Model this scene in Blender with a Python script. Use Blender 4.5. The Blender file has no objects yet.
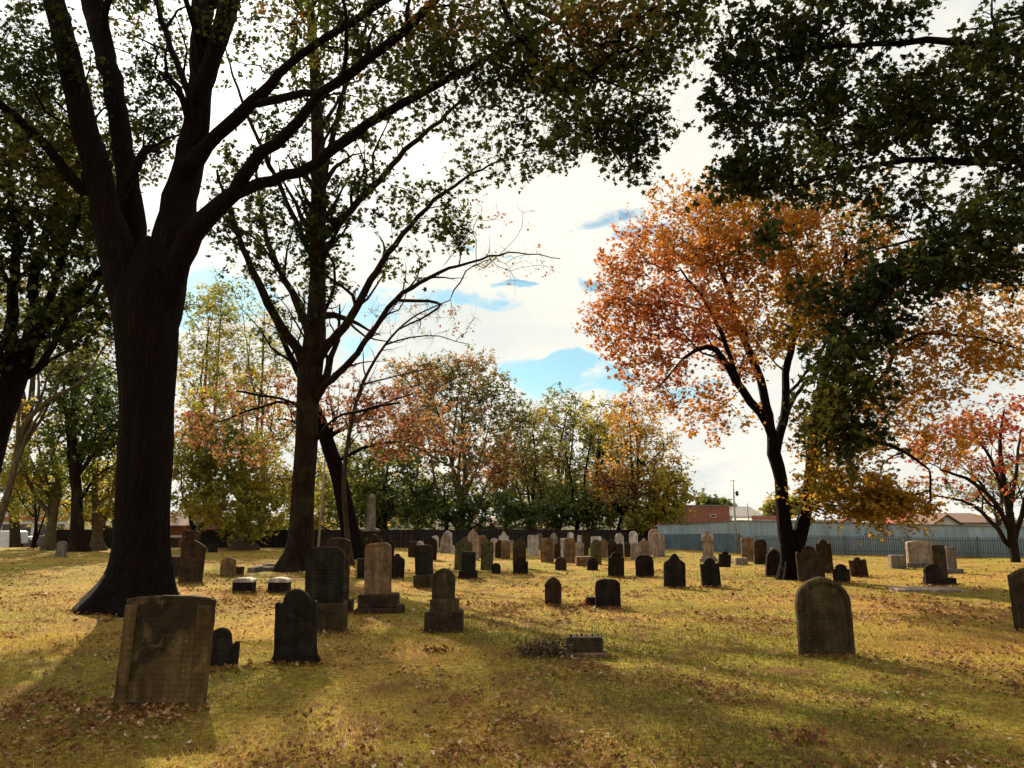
SUN_E = 5.0
SKY_STR = 0.058
EXPO = 1.05
CLOUD_D = (.37, .39, .38); CLOUD_M = (.475, .465, .425); CLOUD_L = (.525, .50, .44)
BACK, FRONT = .82, 1.03
import bpy, math, random
import numpy as np
from mathutils import Vector, noise
R = math.radians
rng = np.random.default_rng(11)
random.seed(5)
scene = bpy.context.scene
col = scene.collection

# ------------------------------------------------------------------ camera
F = 740.0
PITCH = math.atan(135 / 740.0)
CH = 1.6
cp, sp = math.cos(PITCH), math.sin(PITCH)
cam_d = bpy.data.cameras.new("camera")
cam_d.sensor_width = 36.0
cam_d.lens = F / 1024 * 36.0
cam_d.clip_start = 0.05
cam_d.clip_end = 5000
cam = bpy.data.objects.new("camera", cam_d)
cam.location = (0, 0, CH)
cam.rotation_euler = (math.pi / 2 + PITCH, 0, 0)
col.objects.link(cam)
scene.camera = cam


def ray(px, py):
    a = (px - 512) / F
    b = (384 - py) / F
    return np.array([a, cp - b * sp, sp + b * cp])


def W(px, py, Y):
    r = ray(px, py)
    t = Y / r[1]
    return np.array([r[0] * t, Y, CH + r[2] * t])


YBX = [-400, 5.5, 9.0, 10.8, 22, 40, 400]
YBY = [42.6, 42.6, 40.0, 35.9, 31.9, 29.5, 29.5]


def sstep(t):
    t = np.clip(t, 0, 1)
    return t * t * (3 - 2 * t)


def hgt(x, y):
    x = np.asarray(x, float)
    y = np.asarray(y, float)
    b = 0.028 * np.sin(.7 * x + 1) * np.sin(.5 * y + .4) + 0.013 * np.sin(1.9 * x + .8 * y) + 0.008 * np.sin(3.7 * y - 1.3 * x)
    d = y - np.interp(x, YBX, YBY)
    return b - 1.4 * sstep((d - 0.6) / 5.0)


def G(px, py):
    r = ray(px, py)
    z = 0.0
    for _ in range(5):
        t = (CH - z) / -r[2]
        z = float(hgt(r[0] * t, r[1] * t))
    return np.array([r[0] * t, r[1] * t, z])


# ------------------------------------------------------------------ tagging
def tag(o, label=None, cat=None, group=None, kind=None):
    if label: o['label'] = label
    if cat: o['category'] = cat
    if group: o['group'] = group
    if kind: o['kind'] = kind
    return o


def empty(name, loc, rz=0):
    o = bpy.data.objects.new(name, None)
    o.location = loc
    o.rotation_euler = (0, 0, rz)
    o.empty_display_size = .2
    col.objects.link(o)
    return o


def link(name, me, mat, parent=None, loc=(0, 0, 0), rot=(0, 0, 0)):
    o = bpy.data.objects.new(name, me)
    if mat is not None: me.materials.append(mat)
    o.location = loc
    o.rotation_euler = rot
    if parent is not None: o.parent = parent
    col.objects.link(o)
    return o


# ------------------------------------------------------------------ mesh helpers
class MB:
    """collects numpy polygons"""
    def __init__(s):
        s.V = []; s.L = []; s.T = []; s.A = []; s.n = 0

    def add(s, V, faces, attr=None):
        """faces: (m,k) int array"""
        V = np.asarray(V, float).reshape(-1, 3)
        faces = np.asarray(faces, int)
        s.V.append(V)
        s.L.append((faces + s.n).ravel())
        s.T.append(np.full(len(faces), faces.shape[1]))
        s.A.append(np.full(len(faces), 0.5) if attr is None else np.asarray(attr, float))
        s.n += len(V)

    def box(s, x0, x1, y0, y1, z0, z1, b=0.0):
        if b <= 0:
            v = [(x0, y0, z0), (x1, y0, z0), (x1, y1, z0), (x0, y1, z0), (x0, y0, z1), (x1, y0, z1), (x1, y1, z1), (x0, y1, z1)]
            s.add(v, [(0, 3, 2, 1), (4, 5, 6, 7), (0, 1, 5, 4), (1, 2, 6, 5), (2, 3, 7, 6), (3, 0, 4, 7)])
            return
        def rg(i, z): return [(x0 + i, y0 + i, z), (x1 - i, y0 + i, z), (x1 - i, y1 - i, z), (x0 + i, y1 - i, z)]
        v = rg(b, z0) + rg(0, z0 + b) + rg(0, z1 - b) + rg(b, z1)
        f = [(3, 2, 1, 0), (12, 13, 14, 15)]
        for k in range(3):
            for i in range(4):
                j = (i + 1) % 4
                f.append((k * 4 + i, k * 4 + j, k * 4 + 4 + j, k * 4 + 4 + i))
        s.add(v, f)

    def beam(s, a, b, w, h):
        """box between points a, b"""
        a = np.array(a, float); b = np.array(b, float)
        d = b - a; L = np.linalg.norm(d); d /= L
        up = np.array([0, 0, 1.]) if abs(d[2]) < .9 else np.array([0, 1., 0])
        r = np.cross(d, up); r /= np.linalg.norm(r)
        u = np.cross(r, d)
        v = []
        for p in (a, b):
            for sx, sy in ((-1, -1), (1, -1), (1, 1), (-1, 1)):
                v.append(p + r * sx * w / 2 + u * sy * h / 2)
        s.add(v, [(0, 1, 2, 3), (7, 6, 5, 4), (0, 4, 5, 1), (1, 5, 6, 2), (2, 6, 7, 3), (3, 7, 4, 0)])

    def tube(s, pts, rad, n=8, cap=True, wob=0.0, flare=None):
        pts = np.asarray(pts, float); rad = np.asarray(rad, float)
        m = len(pts)
        tan = np.gradient(pts, axis=0)
        tan /= np.linalg.norm(tan, axis=1)[:, None] + 1e-9
        ref = np.array([1., 0, 0]) if abs(tan[0][0]) < .8 else np.array([0, 1., 0])
        u = ref - tan[0] * ref.dot(tan[0]); u /= np.linalg.norm(u)
        ang = np.linspace(0, 2 * np.pi, n, endpoint=False)
        V = []
        ph = rng.uniform(0, 6.28, 4)
        for i in range(m):
            u = u - tan[i] * u.dot(tan[i]); u /= np.linalg.norm(u)
            w = np.cross(tan[i], u)
            rr = rad[i] * np.ones(n)
            if wob:
                rr = rr * (1 + wob * (np.sin(3 * ang + ph[0] + i * .25) + .6 * np.sin(7 * ang + ph[1] - i * .35) + .4 * np.sin(11 * ang + ph[2] + .2 * i)))
            if flare is not None:
                rr = rr * (1 + flare[i] * (np.sin(5 * ang + ph[3]) * .6 + np.sin(9 * ang + ph[0]) * .4))
            V.append(pts[i] + np.cos(ang)[:, None] * u * rr[:, None] + np.sin(ang)[:, None] * w * rr[:, None])
        V = np.concatenate(V)
        i = np.arange(m - 1)[:, None] * n; j = np.arange(n)[None]; k = (j + 1) % n
        f = np.stack([i + j, i + k, i + n + k, i + n + j], -1).reshape(-1, 4)
        s.add(V, f)
        if cap:
            s.L.append(np.arange(n)[::-1] + s.n - len(V)); s.T.append(np.array([n])); s.A.append(np.array([.5]))
            s.L.append(np.arange(n) + s.n - n); s.T.append(np.array([n])); s.A.append(np.array([.5]))

    def tubes(s, P, Rr, n=4):
        """P (N,m,3), Rr (N,m)"""
        N, m, _ = P.shape
        if N == 0: return
        d = P[:, -1] - P[:, 0]
        d /= np.linalg.norm(d, axis=1)[:, None] + 1e-9
        ref = np.where(np.abs(d[:, 2:3]) < .9, np.array([[0, 0, 1.]]), np.array([[1., 0, 0]]))
        u = np.cross(d, ref); u /= np.linalg.norm(u, axis=1)[:, None] + 1e-9
        w = np.cross(d, u)
        ang = np.linspace(0, 2 * np.pi, n, endpoint=False)
        off = np.cos(ang)[None, :, None] * u[:, None] + np.sin(ang)[None, :, None] * w[:, None]
        V = P[:, :, None, :] + off[:, None] * Rr[:, :, None, None]
        b = (np.arange(N) * m * n)[:, None, None]
        i = (np.arange(m - 1) * n)[None, :, None]; j = np.arange(n)[None, None]; k = (j + 1) % n
        f = np.stack([b + i + j, b + i + k, b + i + n + k, b + i + n + j], -1).reshape(-1, 4)
        s.add(V.reshape(-1, 3), f)

    def mesh(s, name, smooth=True, attr=None):
        me = bpy.data.meshes.new(name)
        V = np.concatenate(s.V); L = np.concatenate(s.L); T = np.concatenate(s.T)
        me.vertices.add(len(V)); me.vertices.foreach_set("co", V.astype(np.float32).ravel())
        me.loops.add(len(L)); me.loops.foreach_set("vertex_index", L.astype(np.int32))
        st = np.concatenate([[0], np.cumsum(T)[:-1]]).astype(np.int32)
        me.polygons.add(len(T)); me.polygons.foreach_set("loop_start", st)
        me.polygons.foreach_set("loop_total", T.astype(np.int32))
        me.update(calc_edges=True)
        me.polygons.foreach_set("use_smooth", np.full(len(T), bool(smooth)))
        if attr:
            a = me.attributes.new(attr, 'FLOAT', 'FACE')
            a.data.foreach_set("value", np.concatenate(s.A).astype(np.float32))
        me.update()
        return me

    def build(s, name, mat, parent=None, loc=(0, 0, 0), rot=(0, 0, 0), smooth=False, attr=None):
        return link(name, s.mesh(name, smooth, attr), mat, parent, loc, rot)


# ------------------------------------------------------------------ materials
def newmat(name):
    m = bpy.data.materials.new(name)
    m.use_nodes = True
    nt = m.node_tree
    nt.nodes.clear()
    out = nt.nodes.new('ShaderNodeOutputMaterial')
    return m, nt, out


def N(nt, typ, **kw):
    n = nt.nodes.new(typ)
    for k, v in kw.items():
        if k.startswith('i_'):
            n.inputs[k[2:].replace('_', ' ')].default_value = v
        else:
            setattr(n, k, v)
    return n


def ramp(nt, fac, stops, interp='LINEAR'):
    r = nt.nodes.new('ShaderNodeValToRGB')
    r.color_ramp.interpolation = interp
    els = r.color_ramp.elements
    els[0].position, els[0].color = stops[0][0], (*stops[0][1], 1)
    els[1].position, els[1].color = stops[-1][0], (*stops[-1][1], 1)
    for p, c in stops[1:-1]:
        e = els.new(p); e.color = (*c, 1)
    nt.links.new(fac, r.inputs[0])
    return r.outputs[0]


def noise_n(nt, vec, scale, detail=4, rough=.55, dist=0.0):
    n = N(nt, 'ShaderNodeTexNoise', i_Scale=scale, i_Detail=detail, i_Roughness=rough, i_Distortion=dist)
    if vec is not None: nt.links.new(vec, n.inputs['Vector'])
    return n.outputs[0]


def mixc(nt, fac, a, b, mode='MIX'):
    m = nt.nodes.new('ShaderNodeMix'); m.data_type = 'RGBA'; m.blend_type = mode
    for s, v in ((m.inputs[0], fac), (m.inputs[6], a), (m.inputs[7], b)):
        if hasattr(v, 'is_linked'): nt.links.new(v, s)
        elif isinstance(v, tuple): s.default_value = (*v, 1)
        else: s.default_value = v
    return m.outputs[2]


def mapv(nt, vec, scale=(1, 1, 1), loc=(0, 0, 0), rot=(0, 0, 0)):
    m = N(nt, 'ShaderNodeMapping')
    m.inputs['Scale'].default_value = scale
    m.inputs['Location'].default_value = loc
    m.inputs['Rotation'].default_value = rot
    nt.links.new(vec, m.inputs['Vector'])
    return m.outputs[0]


def finish(nt, out, color, rough=.85, bump=None, bstr=.4, bdist=.02, spec=.3, metal=0.0):
    p = N(nt, 'ShaderNodeBsdfPrincipled')
    p.inputs['Roughness'].default_value = rough
    p.inputs['Specular IOR Level'].default_value = spec
    p.inputs['Metallic'].default_value = metal
    if hasattr(color, 'is_linked'): nt.links.new(color, p.inputs['Base Color'])
    else: p.inputs['Base Color'].default_value = (*color, 1)
    if bump is not None:
        b = N(nt, 'ShaderNodeBump', i_Strength=bstr, i_Distance=bdist)
        nt.links.new(bump, b.inputs['Height'])
        nt.links.new(b.outputs[0], p.inputs['Normal'])
    nt.links.new(p.outputs[0], out.inputs[0])


def objvec(nt, rand=True):
    tc = N(nt, 'ShaderNodeTexCoord').outputs['Object']
    if not rand: return tc
    oi = N(nt, 'ShaderNodeObjectInfo')
    mu = N(nt, 'ShaderNodeMath', operation='MULTIPLY'); mu.inputs[1].default_value = 37.0
    nt.links.new(oi.outputs['Random'], mu.inputs[0])
    ad = N(nt, 'ShaderNodeVectorMath', operation='ADD')
    nt.links.new(tc, ad.inputs[0]); nt.links.new(mu.outputs[0], ad.inputs[1])
    return ad.outputs[0]


def stone_mat(name, dark, light, lichen, lich_amt=.60, streak=True, lines=False, stain=False):
    m, nt, out = newmat(name)
    v = objvec(nt)
    n1 = noise_n(nt, v, 5.0, 8, .62)
    c = ramp(nt, n1, [(.30, dark), (.70, light)])
    if streak:
        n2 = noise_n(nt, mapv(nt, v, (14, 14, 1.1)), 1.0, 5, .6)
        s = ramp(nt, n2, [(.42, (.45, .42, .40)), (.62, (1, 1, 1))])
        c = mixc(nt, .75, c, s, 'MULTIPLY')
    n3 = noise_n(nt, v, 17.0, 6, .7, .6)
    lf = ramp(nt, n3, [(lich_amt, (0, 0, 0)), (lich_amt + .07, (1, 1, 1))])
    c = mixc(nt, lf, c, lichen)
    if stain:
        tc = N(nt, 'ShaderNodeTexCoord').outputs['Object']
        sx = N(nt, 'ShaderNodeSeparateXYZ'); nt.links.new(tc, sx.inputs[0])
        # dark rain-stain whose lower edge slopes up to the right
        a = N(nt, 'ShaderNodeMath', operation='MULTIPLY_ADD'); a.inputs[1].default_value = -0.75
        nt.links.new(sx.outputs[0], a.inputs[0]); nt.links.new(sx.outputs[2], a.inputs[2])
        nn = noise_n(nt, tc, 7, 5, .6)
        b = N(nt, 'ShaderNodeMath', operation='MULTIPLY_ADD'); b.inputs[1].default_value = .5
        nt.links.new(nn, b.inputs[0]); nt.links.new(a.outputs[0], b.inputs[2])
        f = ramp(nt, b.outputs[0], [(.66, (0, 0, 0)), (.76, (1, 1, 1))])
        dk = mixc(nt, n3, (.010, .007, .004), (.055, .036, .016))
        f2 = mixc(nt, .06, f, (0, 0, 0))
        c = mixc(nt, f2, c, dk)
    h = noise_n(nt, v, 60, 6, .7)
    big = ramp(nt, noise_n(nt, v, 2.6, 7, .7, 1.0), [(.50, (1, 1, 1)), (.60, (.55, .52, .50))])
    pre_big = big
    if True:
        tc = N(nt, 'ShaderNodeTexCoord').outputs['Object']
        w = N(nt, 'ShaderNodeTexWave', wave_type='BANDS', bands_direction='Z', i_Scale=6.5)
        nt.links.new(tc, w.inputs[0])
        nl = noise_n(nt, mapv(nt, tc, (48, 48, 9)), 1.0, 2, .5)
        mm = N(nt, 'ShaderNodeMath', operation='MULTIPLY'); nt.links.new(w.outputs[1], mm.inputs[0]); nt.links.new(nl, mm.inputs[1])
        ms = N(nt, 'ShaderNodeMath', operation='MULTIPLY_ADD'); ms.inputs[1].default_value = -.5 if lines else -.28
        nt.links.new(mm.outputs[0], ms.inputs[0]); nt.links.new(h, ms.inputs[2])
        h = ms.outputs[0]
    n4 = noise_n(nt, v, 9, 3, .5)
    ad = N(nt, 'ShaderNodeMath', operation='ADD'); nt.links.new(h, ad.inputs[0]); nt.links.new(n4, ad.inputs[1])
    c = mixc(nt, .8, c, big, 'MULTIPLY')
    n5 = noise_n(nt, mapv(nt, v, (1, 1, 1), (5, 3, 1)), 4.2, 7, .75, .8)
    gl = ramp(nt, n5, [(.56, (0, 0, 0)), (.68, (1, 1, 1))])
    gl = mixc(nt, .45, (0, 0, 0), gl)
    c = mixc(nt, gl, c, tuple(min(.8, x * 1.7 + .012) for x in light))
    finish(nt, out, c, .92, ad.outputs[0], .85, .022, .15)
    return m


STONE = dict(
    brown=stone_mat('brown_sandstone', (.030, .018, .011), (.085, .052, .030), (.10, .075, .035), .66),
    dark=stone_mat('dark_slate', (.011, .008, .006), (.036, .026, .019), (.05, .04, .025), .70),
    moss=stone_mat('mossy_stone', (.034, .025, .012), (.098, .070, .032), (.12, .095, .035), .60),
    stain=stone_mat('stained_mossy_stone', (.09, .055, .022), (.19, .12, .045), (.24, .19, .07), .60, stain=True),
    border=stone_mat('mossy_border_stone', (.09, .055, .022), (.19, .12, .045), (.24, .19, .07), .62),
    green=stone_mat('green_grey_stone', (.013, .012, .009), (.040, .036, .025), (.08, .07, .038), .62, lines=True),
    grey=stone_mat('grey_granite', (.14, .12, .10), (.27, .235, .20), (.20, .17, .12), .64),
    tan=stone_mat('tan_stone', (.14, .085, .045), (.32, .21, .12), (.17, .12, .06), .62),
    pale=stone_mat('pale_pinkish_marble', (.26, .19, .15), (.50, .39, .32), (.28, .22, .14), .60),
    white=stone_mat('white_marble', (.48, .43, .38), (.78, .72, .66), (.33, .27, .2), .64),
    greenpale=stone_mat('lichen_covered_stone', (.05, .05, .02), (.13, .12, .055), (.17, .15, .08), .56),
)


def bark_mat(name, dark, light, sc=1.0, moss=None):
    m, nt, out = newmat(name)
    v = objvec(nt)
    vm = mapv(nt, v, (11 * sc, 11 * sc, 1.2 * sc))
    a = noise_n(nt, vm, 1.0, 8, .65, .4)
    vo = N(nt, 'ShaderNodeTexVoronoi', feature='DISTANCE_TO_EDGE', i_Scale=1.4)
    dn = N(nt, 'ShaderNodeVectorMath', operation='ADD')
    nz = N(nt, 'ShaderNodeTexNoise', i_Scale=1.5, i_Detail=3.0); nt.links.new(vm, nz.inputs['Vector'])
    nt.links.new(vm, dn.inputs[0]); nt.links.new(nz.outputs[1], dn.inputs[1])
    nt.links.new(dn.outputs[0], vo.inputs['Vector'])
    crack = ramp(nt, vo.outputs[0], [(0.0, (0, 0, 0)), (.22, (1, 1, 1))])
    c = ramp(nt, a, [(.30, dark), (.68, light)])
    c = mixc(nt, .5, c, mixc(nt, crack, (.35, .3, .28), (1, 1, 1)), 'MULTIPLY')
    if moss:
        mf = ramp(nt, noise_n(nt, v, 1.6, 4), [(.52, (0, 0, 0)), (.66, (1, 1, 1))])
        c = mixc(nt, mf, c, moss)
    hh = N(nt, 'ShaderNodeMath', operation='MULTIPLY_ADD'); hh.inputs[1].default_value = .7
    nt.links.new(a, hh.inputs[0]); nt.links.new(crack, hh.inputs[2])
    finish(nt, out, c, .95, hh.outputs[0], 1.0, .045, .12)
    return m


BARK = dict(
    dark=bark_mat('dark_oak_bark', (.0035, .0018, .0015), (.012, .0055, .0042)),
    mid=bark_mat('brown_bark', (.011, .0065, .004), (.036, .021, .012), moss=(.038, .032, .014)),
    pale=bark_mat('pale_grey_bark', (.10, .075, .045), (.24, .19, .12), 1.3),
    far=bark_mat('far_tree_bark', (.035, .024, .015), (.10, .075, .045), .7),
)


def leaf_mat(name, stops, trans=.5, tint=(1, 1, 1), gloss=.015):
    m, nt, out = newmat(name)
    at = N(nt, 'ShaderNodeAttribute', attribute_name='leaf_tone')
    c = ramp(nt, at.outputs['Fac'], stops)
    d = N(nt, 'ShaderNodeBsdfDiffuse'); t = N(nt, 'ShaderNodeBsdfTranslucent')
    nt.links.new(c, d.inputs[0])
    tcol = mixc(nt, 1.0, c, tint, 'MULTIPLY')
    nt.links.new(tcol, t.inputs[0])
    mx = N(nt, 'ShaderNodeMixShader'); mx.inputs[0].default_value = trans
    nt.links.new(d.outputs[0], mx.inputs[1]); nt.links.new(t.outputs[0], mx.inputs[2])
    g = N(nt, 'ShaderNodeBsdfGlossy', i_Roughness=.45)
    m2 = N(nt, 'ShaderNodeMixShader'); m2.inputs[0].default_value = gloss
    nt.links.new(mx.outputs[0], m2.inputs[1]); nt.links.new(g.outputs[0], m2.inputs[2])
    nt.links.new(m2.outputs[0], out.inputs[0])
    return m


LEAF = dict(
    oak=leaf_mat('oak_leaves', [(0, (.014, .022, .005)), (.45, (.036, .050, .010)), (.8, (.085, .095, .018)), (.95, (.15, .12, .022)), (1, (.20, .09, .02))], .5),
    maple=leaf_mat('dark_maple_leaves', [(0, (.010, .015, .004)), (.5, (.024, .034, .008)), (.85, (.06, .068, .012)), (1, (.12, .10, .015))], .45),
    orange=leaf_mat('orange_leaves', [(0, (.42, .115, .05)), (.25, (.44, .145, .042)), (.5, (.42, .175, .030)), (.75, (.38, .20, .018)), (1, (.22, .17, .018))], .58),
    gold=leaf_mat('gold_leaves', [(0, (.42, .17, .03)), (.4, (.50, .25, .04)), (.8, (.48, .32, .06)), (1, (.30, .28, .06))], .6),
    rust=leaf_mat('rust_leaves', [(0, (.21, .07, .045)), (.4, (.28, .115, .055)), (.75, (.32, .19, .07)), (1, (.24, .21, .06))], .55),
    red=leaf_mat('red_leaves', [(0, (.22, .02, .025)), (.3, (.30, .045, .03)), (.45, (.36, .095, .025)), (1, (.38, .18, .03))], .55),
    yellowgreen=leaf_mat('yellow_green_leaves', [(0, (.10, .13, .02)), (.4, (.25, .25, .04)), (.8, (.45, .36, .05)), (1, (.58, .38, .05))], .6),
    green=leaf_mat('green_leaves', [(0, (.05, .075, .02)), (.5, (.12, .16, .04)), (.85, (.25, .25, .055)), (1, (.40, .33, .07))], .6),
    olive=leaf_mat('olive_leaves', [(0, (.08, .095, .035)), (.4, (.17, .18, .06)), (.75, (.29, .26, .08)), (1, (.42, .28, .09))], .6),
    rustgreen=leaf_mat('rust_and_green_leaves', [(0, (.08, .10, .035)), (.35, (.16, .17, .06)), (.6, (.30, .20, .08)), (.8, (.44, .19, .08)), (1, (.52, .23, .09))], .6),
)


def plain(name, c, rough=.7, c2=None, sc=8.0, spec=.3, metal=0.0, bstr=.3):
    m, nt, out = newmat(name)
    v = objvec(nt)
    n = noise_n(nt, v, sc, 6, .6)
    c2 = c2 or tuple(x * .7 for x in c)
    cc = ramp(nt, n, [(.3, c2), (.7, c)])
    finish(nt, out, cc, rough, noise_n(nt, v, sc * 6, 4), bstr, .01, spec, metal)
    return m
# ------------------------------------------------------------------ ground
def fbm(x, y, s, seed=0, o=3):
    return noise.fractal(Vector((x * s + seed, y * s - seed, seed * .37)), 1.0, 2.0, o)


def make_ground():
    xs = np.concatenate([-np.geomspace(2500, 46, 26), np.arange(-45, 45.01, .3), np.geomspace(46, 2500, 26)])
    ys = np.concatenate([-np.geomspace(2500, 12, 22), np.arange(-11, 54.01, .3), np.geomspace(55, 3000, 30)])
    X, Y = np.meshgrid(xs, ys)
    Z = hgt(X, Y)
    nx, ny = len(xs), len(ys)
    V = np.stack([X, Y, Z], -1).reshape(-1, 3)
    i = np.arange(ny - 1)[:, None] * nx; j = np.arange(nx - 1)[None]
    f = np.stack([i + j, i + j + 1, i + nx + j + 1, i + nx + j], -1).reshape(-1, 4)
    mb = MB(); mb.add(V, f)
    m, nt, out = newmat('lawn')
    tc = N(nt, 'ShaderNodeTexCoord').outputs['Object']
    big = noise_n(nt, tc, .22, 5, .6, .4)
    mid = noise_n(nt, tc, 1.3, 7, .65, .3)
    fine = noise_n(nt, tc, 16, 8, .72)
    vf = noise_n(nt, tc, 75, 4, .7)
    grass = ramp(nt, fine, [(.32, (.045, .045, .008)), (.5, (.29, .235, .032)), (.7, (.56, .46, .08))])
    straw = ramp(nt, fine, [(.32, (.11, .055, .016)), (.5, (.42, .235, .052)), (.66, (.74, .48, .14))])
    g1 = ramp(nt, big, [(.45, (0, 0, 0)), (.64, (1, 1, 1))])
    c = mixc(nt, g1, grass, straw)
    litter = ramp(nt, vf, [(.34, (.045, .018, .010)), (.52, (.20, .085, .032)), (.66, (.46, .27, .13))])
    g2 = ramp(nt, mid, [(.50, (0, 0, 0)), (.60, (1, 1, 1))])
    g2 = mixc(nt, .25, g2, (0, 0, 0))
    c = mixc(nt, g2, c, litter)
    sp_ = ramp(nt, vf, [(.38, (.25, .20, .16)), (.50, (1, 1, 1))])
    c = mixc(nt, .75, c, sp_, 'MULTIPLY')
    sx = N(nt, 'ShaderNodeSeparateXYZ'); nt.links.new(tc, sx.inputs[0])
    fy = N(nt, 'ShaderNodeMapRange'); fy.inputs['From Min'].default_value = -1.35; fy.inputs['From Max'].default_value = -.5; nt.links.new(sx.outputs[2], fy.inputs['Value'])
    c = mixc(nt, fy.outputs[0], mixc(nt, big, (.03, .028, .014), (.08, .07, .035)), c)
    ad = N(nt, 'ShaderNodeMath', operation='ADD'); nt.links.new(fine, ad.inputs[0]); nt.links.new(vf, ad.inputs[1])
    finish(nt, out, c, .95, ad.outputs[0], .9, .035, .1)
    o = mb.build('ground', m, smooth=True)
    tag(o, kind='structure')


make_ground()


# ------------------------------------------------------------------ headstones
def outline(kind, w, h, k=None):
    """(x,z) list from bottom left over the top to bottom right; buried 0.18 m"""
    P = []
    z0 = -.18
    def arc(cx, cz, rx, rz, a0, a1, n=12):
        return [(cx + rx * math.cos(R(a)), cz + rz * math.sin(R(a))) for a in np.linspace(a0, a1, n)]
    x = w / 2
    if kind == 'flat':
        P = [(-x, h - .01), (x, h - .01)]
    elif kind == 'corners':
        c = (k or .12) * w
        P = [(-x, h - c * 1.0), (-x + c * .45, h - c * .3), (-x + c, h), (x - c, h), (x - c * .45, h - c * .3), (x, h - c)]
    elif kind == 'seg':
        r = (k or .1) * w
        P = arc(0, h - r, x, r, 180, 0, 15)
        P[0] = (-x, h - r); P[-1] = (x, h - r)
    elif kind == 'arch':
        r = min(x * (k or 1.0), h * .6)
        P = arc(0, h - r, x, r, 180, 0, 19)
    elif kind == 'basket':
        r = (k or .32) * w
        P = [(math.copysign(abs(math.cos(R(a))) ** .62, math.cos(R(a))) * x, h - r + r * math.sin(R(a)) ** .85) for a in np.linspace(180, 0, 19)]
    elif kind == 'shoulder':
        q = (k or .6) * x           # half width of the round head
        s = h - q * .95
        P = [(-x, s), (-x + .06 * w, s + .035 * w), (-q * 1.06, s - .015)] + arc(0, s, q, q * .95, 172, 8, 13) + [(q * 1.06, s - .015), (x - .06 * w, s + .035 * w), (x, s)]
    elif kind == 'gable':
        r = (k or .28) * w
        P = [(-x, h - r), (-x * .5, h - r * .42), (0, h), (x * .5, h - r * .42), (x, h - r)]
    elif kind == 'pointed':
        r = (k or .55) * w
        P = [(-x, h - r)] + [(-x + x * t, h - r + r * math.sin(t * math.pi / 2) ** .9) for t in (.18, .36, .55, .75, .9)] + [(0, h + .01)]
        P += [(-a, b) for a, b in P[:-1][::-1]]
    elif kind == 'ogee':
        r = (k or .42) * w
        L = [(-x, h - r), (-x * .93, h - r * .80), (-x * .72, h - r * .66), (-x * .5, h - r * .52), (-x * .33, h - r * .27), (-x * .2, h - r * .08), (0, h)]
        P = L + [(-a, b) for a, b in L[:-1][::-1]]
    elif kind == 'gothic':  # three stepped points
        P = [(-x, h * .72), (-x * .8, h * .80), (-x * .6, h * .74), (-x * .42, h * .86), (-x * .25, h * .95), (0, h), (x * .25, h * .95), (x * .42, h * .86), (x * .6, h * .74), (x * .8, h * .80), (x, h * .72)]
    elif kind == 'broken':
        P = [(-x, h * .75)] + arc(-x * .30, h - x * .70, x * .70, x * .70, 170, 12, 12) + [(x * .44, h * .62), (x * .58, h * .56), (x * .74, h * .66), (x * .93, h * .66), (x, h * .56)]
    P = [(-x, z0)] + P + [(x, z0)]
    return P


def inset(P, d):
    n = len(P)
    Q = []
    for i in range(n):
        a, b, c = np.array(P[i - 1]), np.array(P[i]), np.array(P[(i + 1) % n])
        e1 = b - a; e2 = c - b
        e1 = e1 / (np.linalg.norm(e1) + 1e-9); e2 = e2 / (np.linalg.norm(e2) + 1e-9)
        n1 = np.array([e1[1], -e1[0]]); n2 = np.array([e2[1], -e2[0]])
        m = n1 + n2
        L = np.linalg.norm(m)
        m = m / L if L > 1e-6 else n1
        s = 1 / max(.5, m.dot(n1))
        Q.append(tuple(b + m * d * s))
    return Q


def slab(kind, w, h, t, k=None, panel=0, rec=.012, b=.012, wear=.004, foot=0.0):
    P = outline(kind, w, h, k)
    # densify long edges and wear them
    D = []
    for i in range(len(P) - 1):
        a, c = P[i], P[i + 1]
        L = math.dist(a, c); s = max(1, int(L / .09))
        for j in range(s):
            D.append((a[0] + (c[0] - a[0]) * j / s, a[1] + (c[1] - a[1]) * j / s))
    D.append(P[-1])
    sd = random.uniform(0, 99)
    D = [(x + wear * noise.noise(Vector((x * 9 + sd, z * 9, 0))) * 2, z + wear * noise.noise(Vector((x * 9, z * 9, sd))) * 2) for x, z in D]
    if foot:
        D = [(x + math.copysign(foot * max(0, 1 - z / .16) ** 2, x) if z > 0 else x + math.copysign(foot, x), z) for x, z in D]
    rings = [(b, -t / 2), (0, -t / 2 + b), (0, t / 2 - b), (b, t / 2)]
    if panel:
        rings = [(panel, -t / 2 + rec), (panel - .006, -t / 2)] + rings
    n = len(D)
    V = []
    for d, y in rings:
        Q = inset(D, d) if d else D
        V += [(x, y, z) for x, z in Q]
    mb = MB()
    f = []
    for r in range(len(rings) - 1):
        for i in range(n):
            j = (i + 1) % n
            f.append((r * n + i, r * n + n + i, r * n + n + j, r * n + j))
    mb.add(V, f)
    mb.L.append(np.arange(n)); mb.T.append(np.array([n])); mb.A.append(np.array([.5]))
    mb.L.append(np.arange(n)[::-1] + (len(rings) - 1) * n); mb.T.append(np.array([n])); mb.A.append(np.array([.5]))
    return mb


def place(px0, px1, top, base):
    c = (px0 + px1) / 2
    g = G(c, base)
    w = abs(W(px1, (top + base) / 2, g[1])[0] - W(px0, (top + base) / 2, g[1])[0])
    h = W(c, top, g[1])[2] - g[2]
    return g, w, h


NS = [0]


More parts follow.
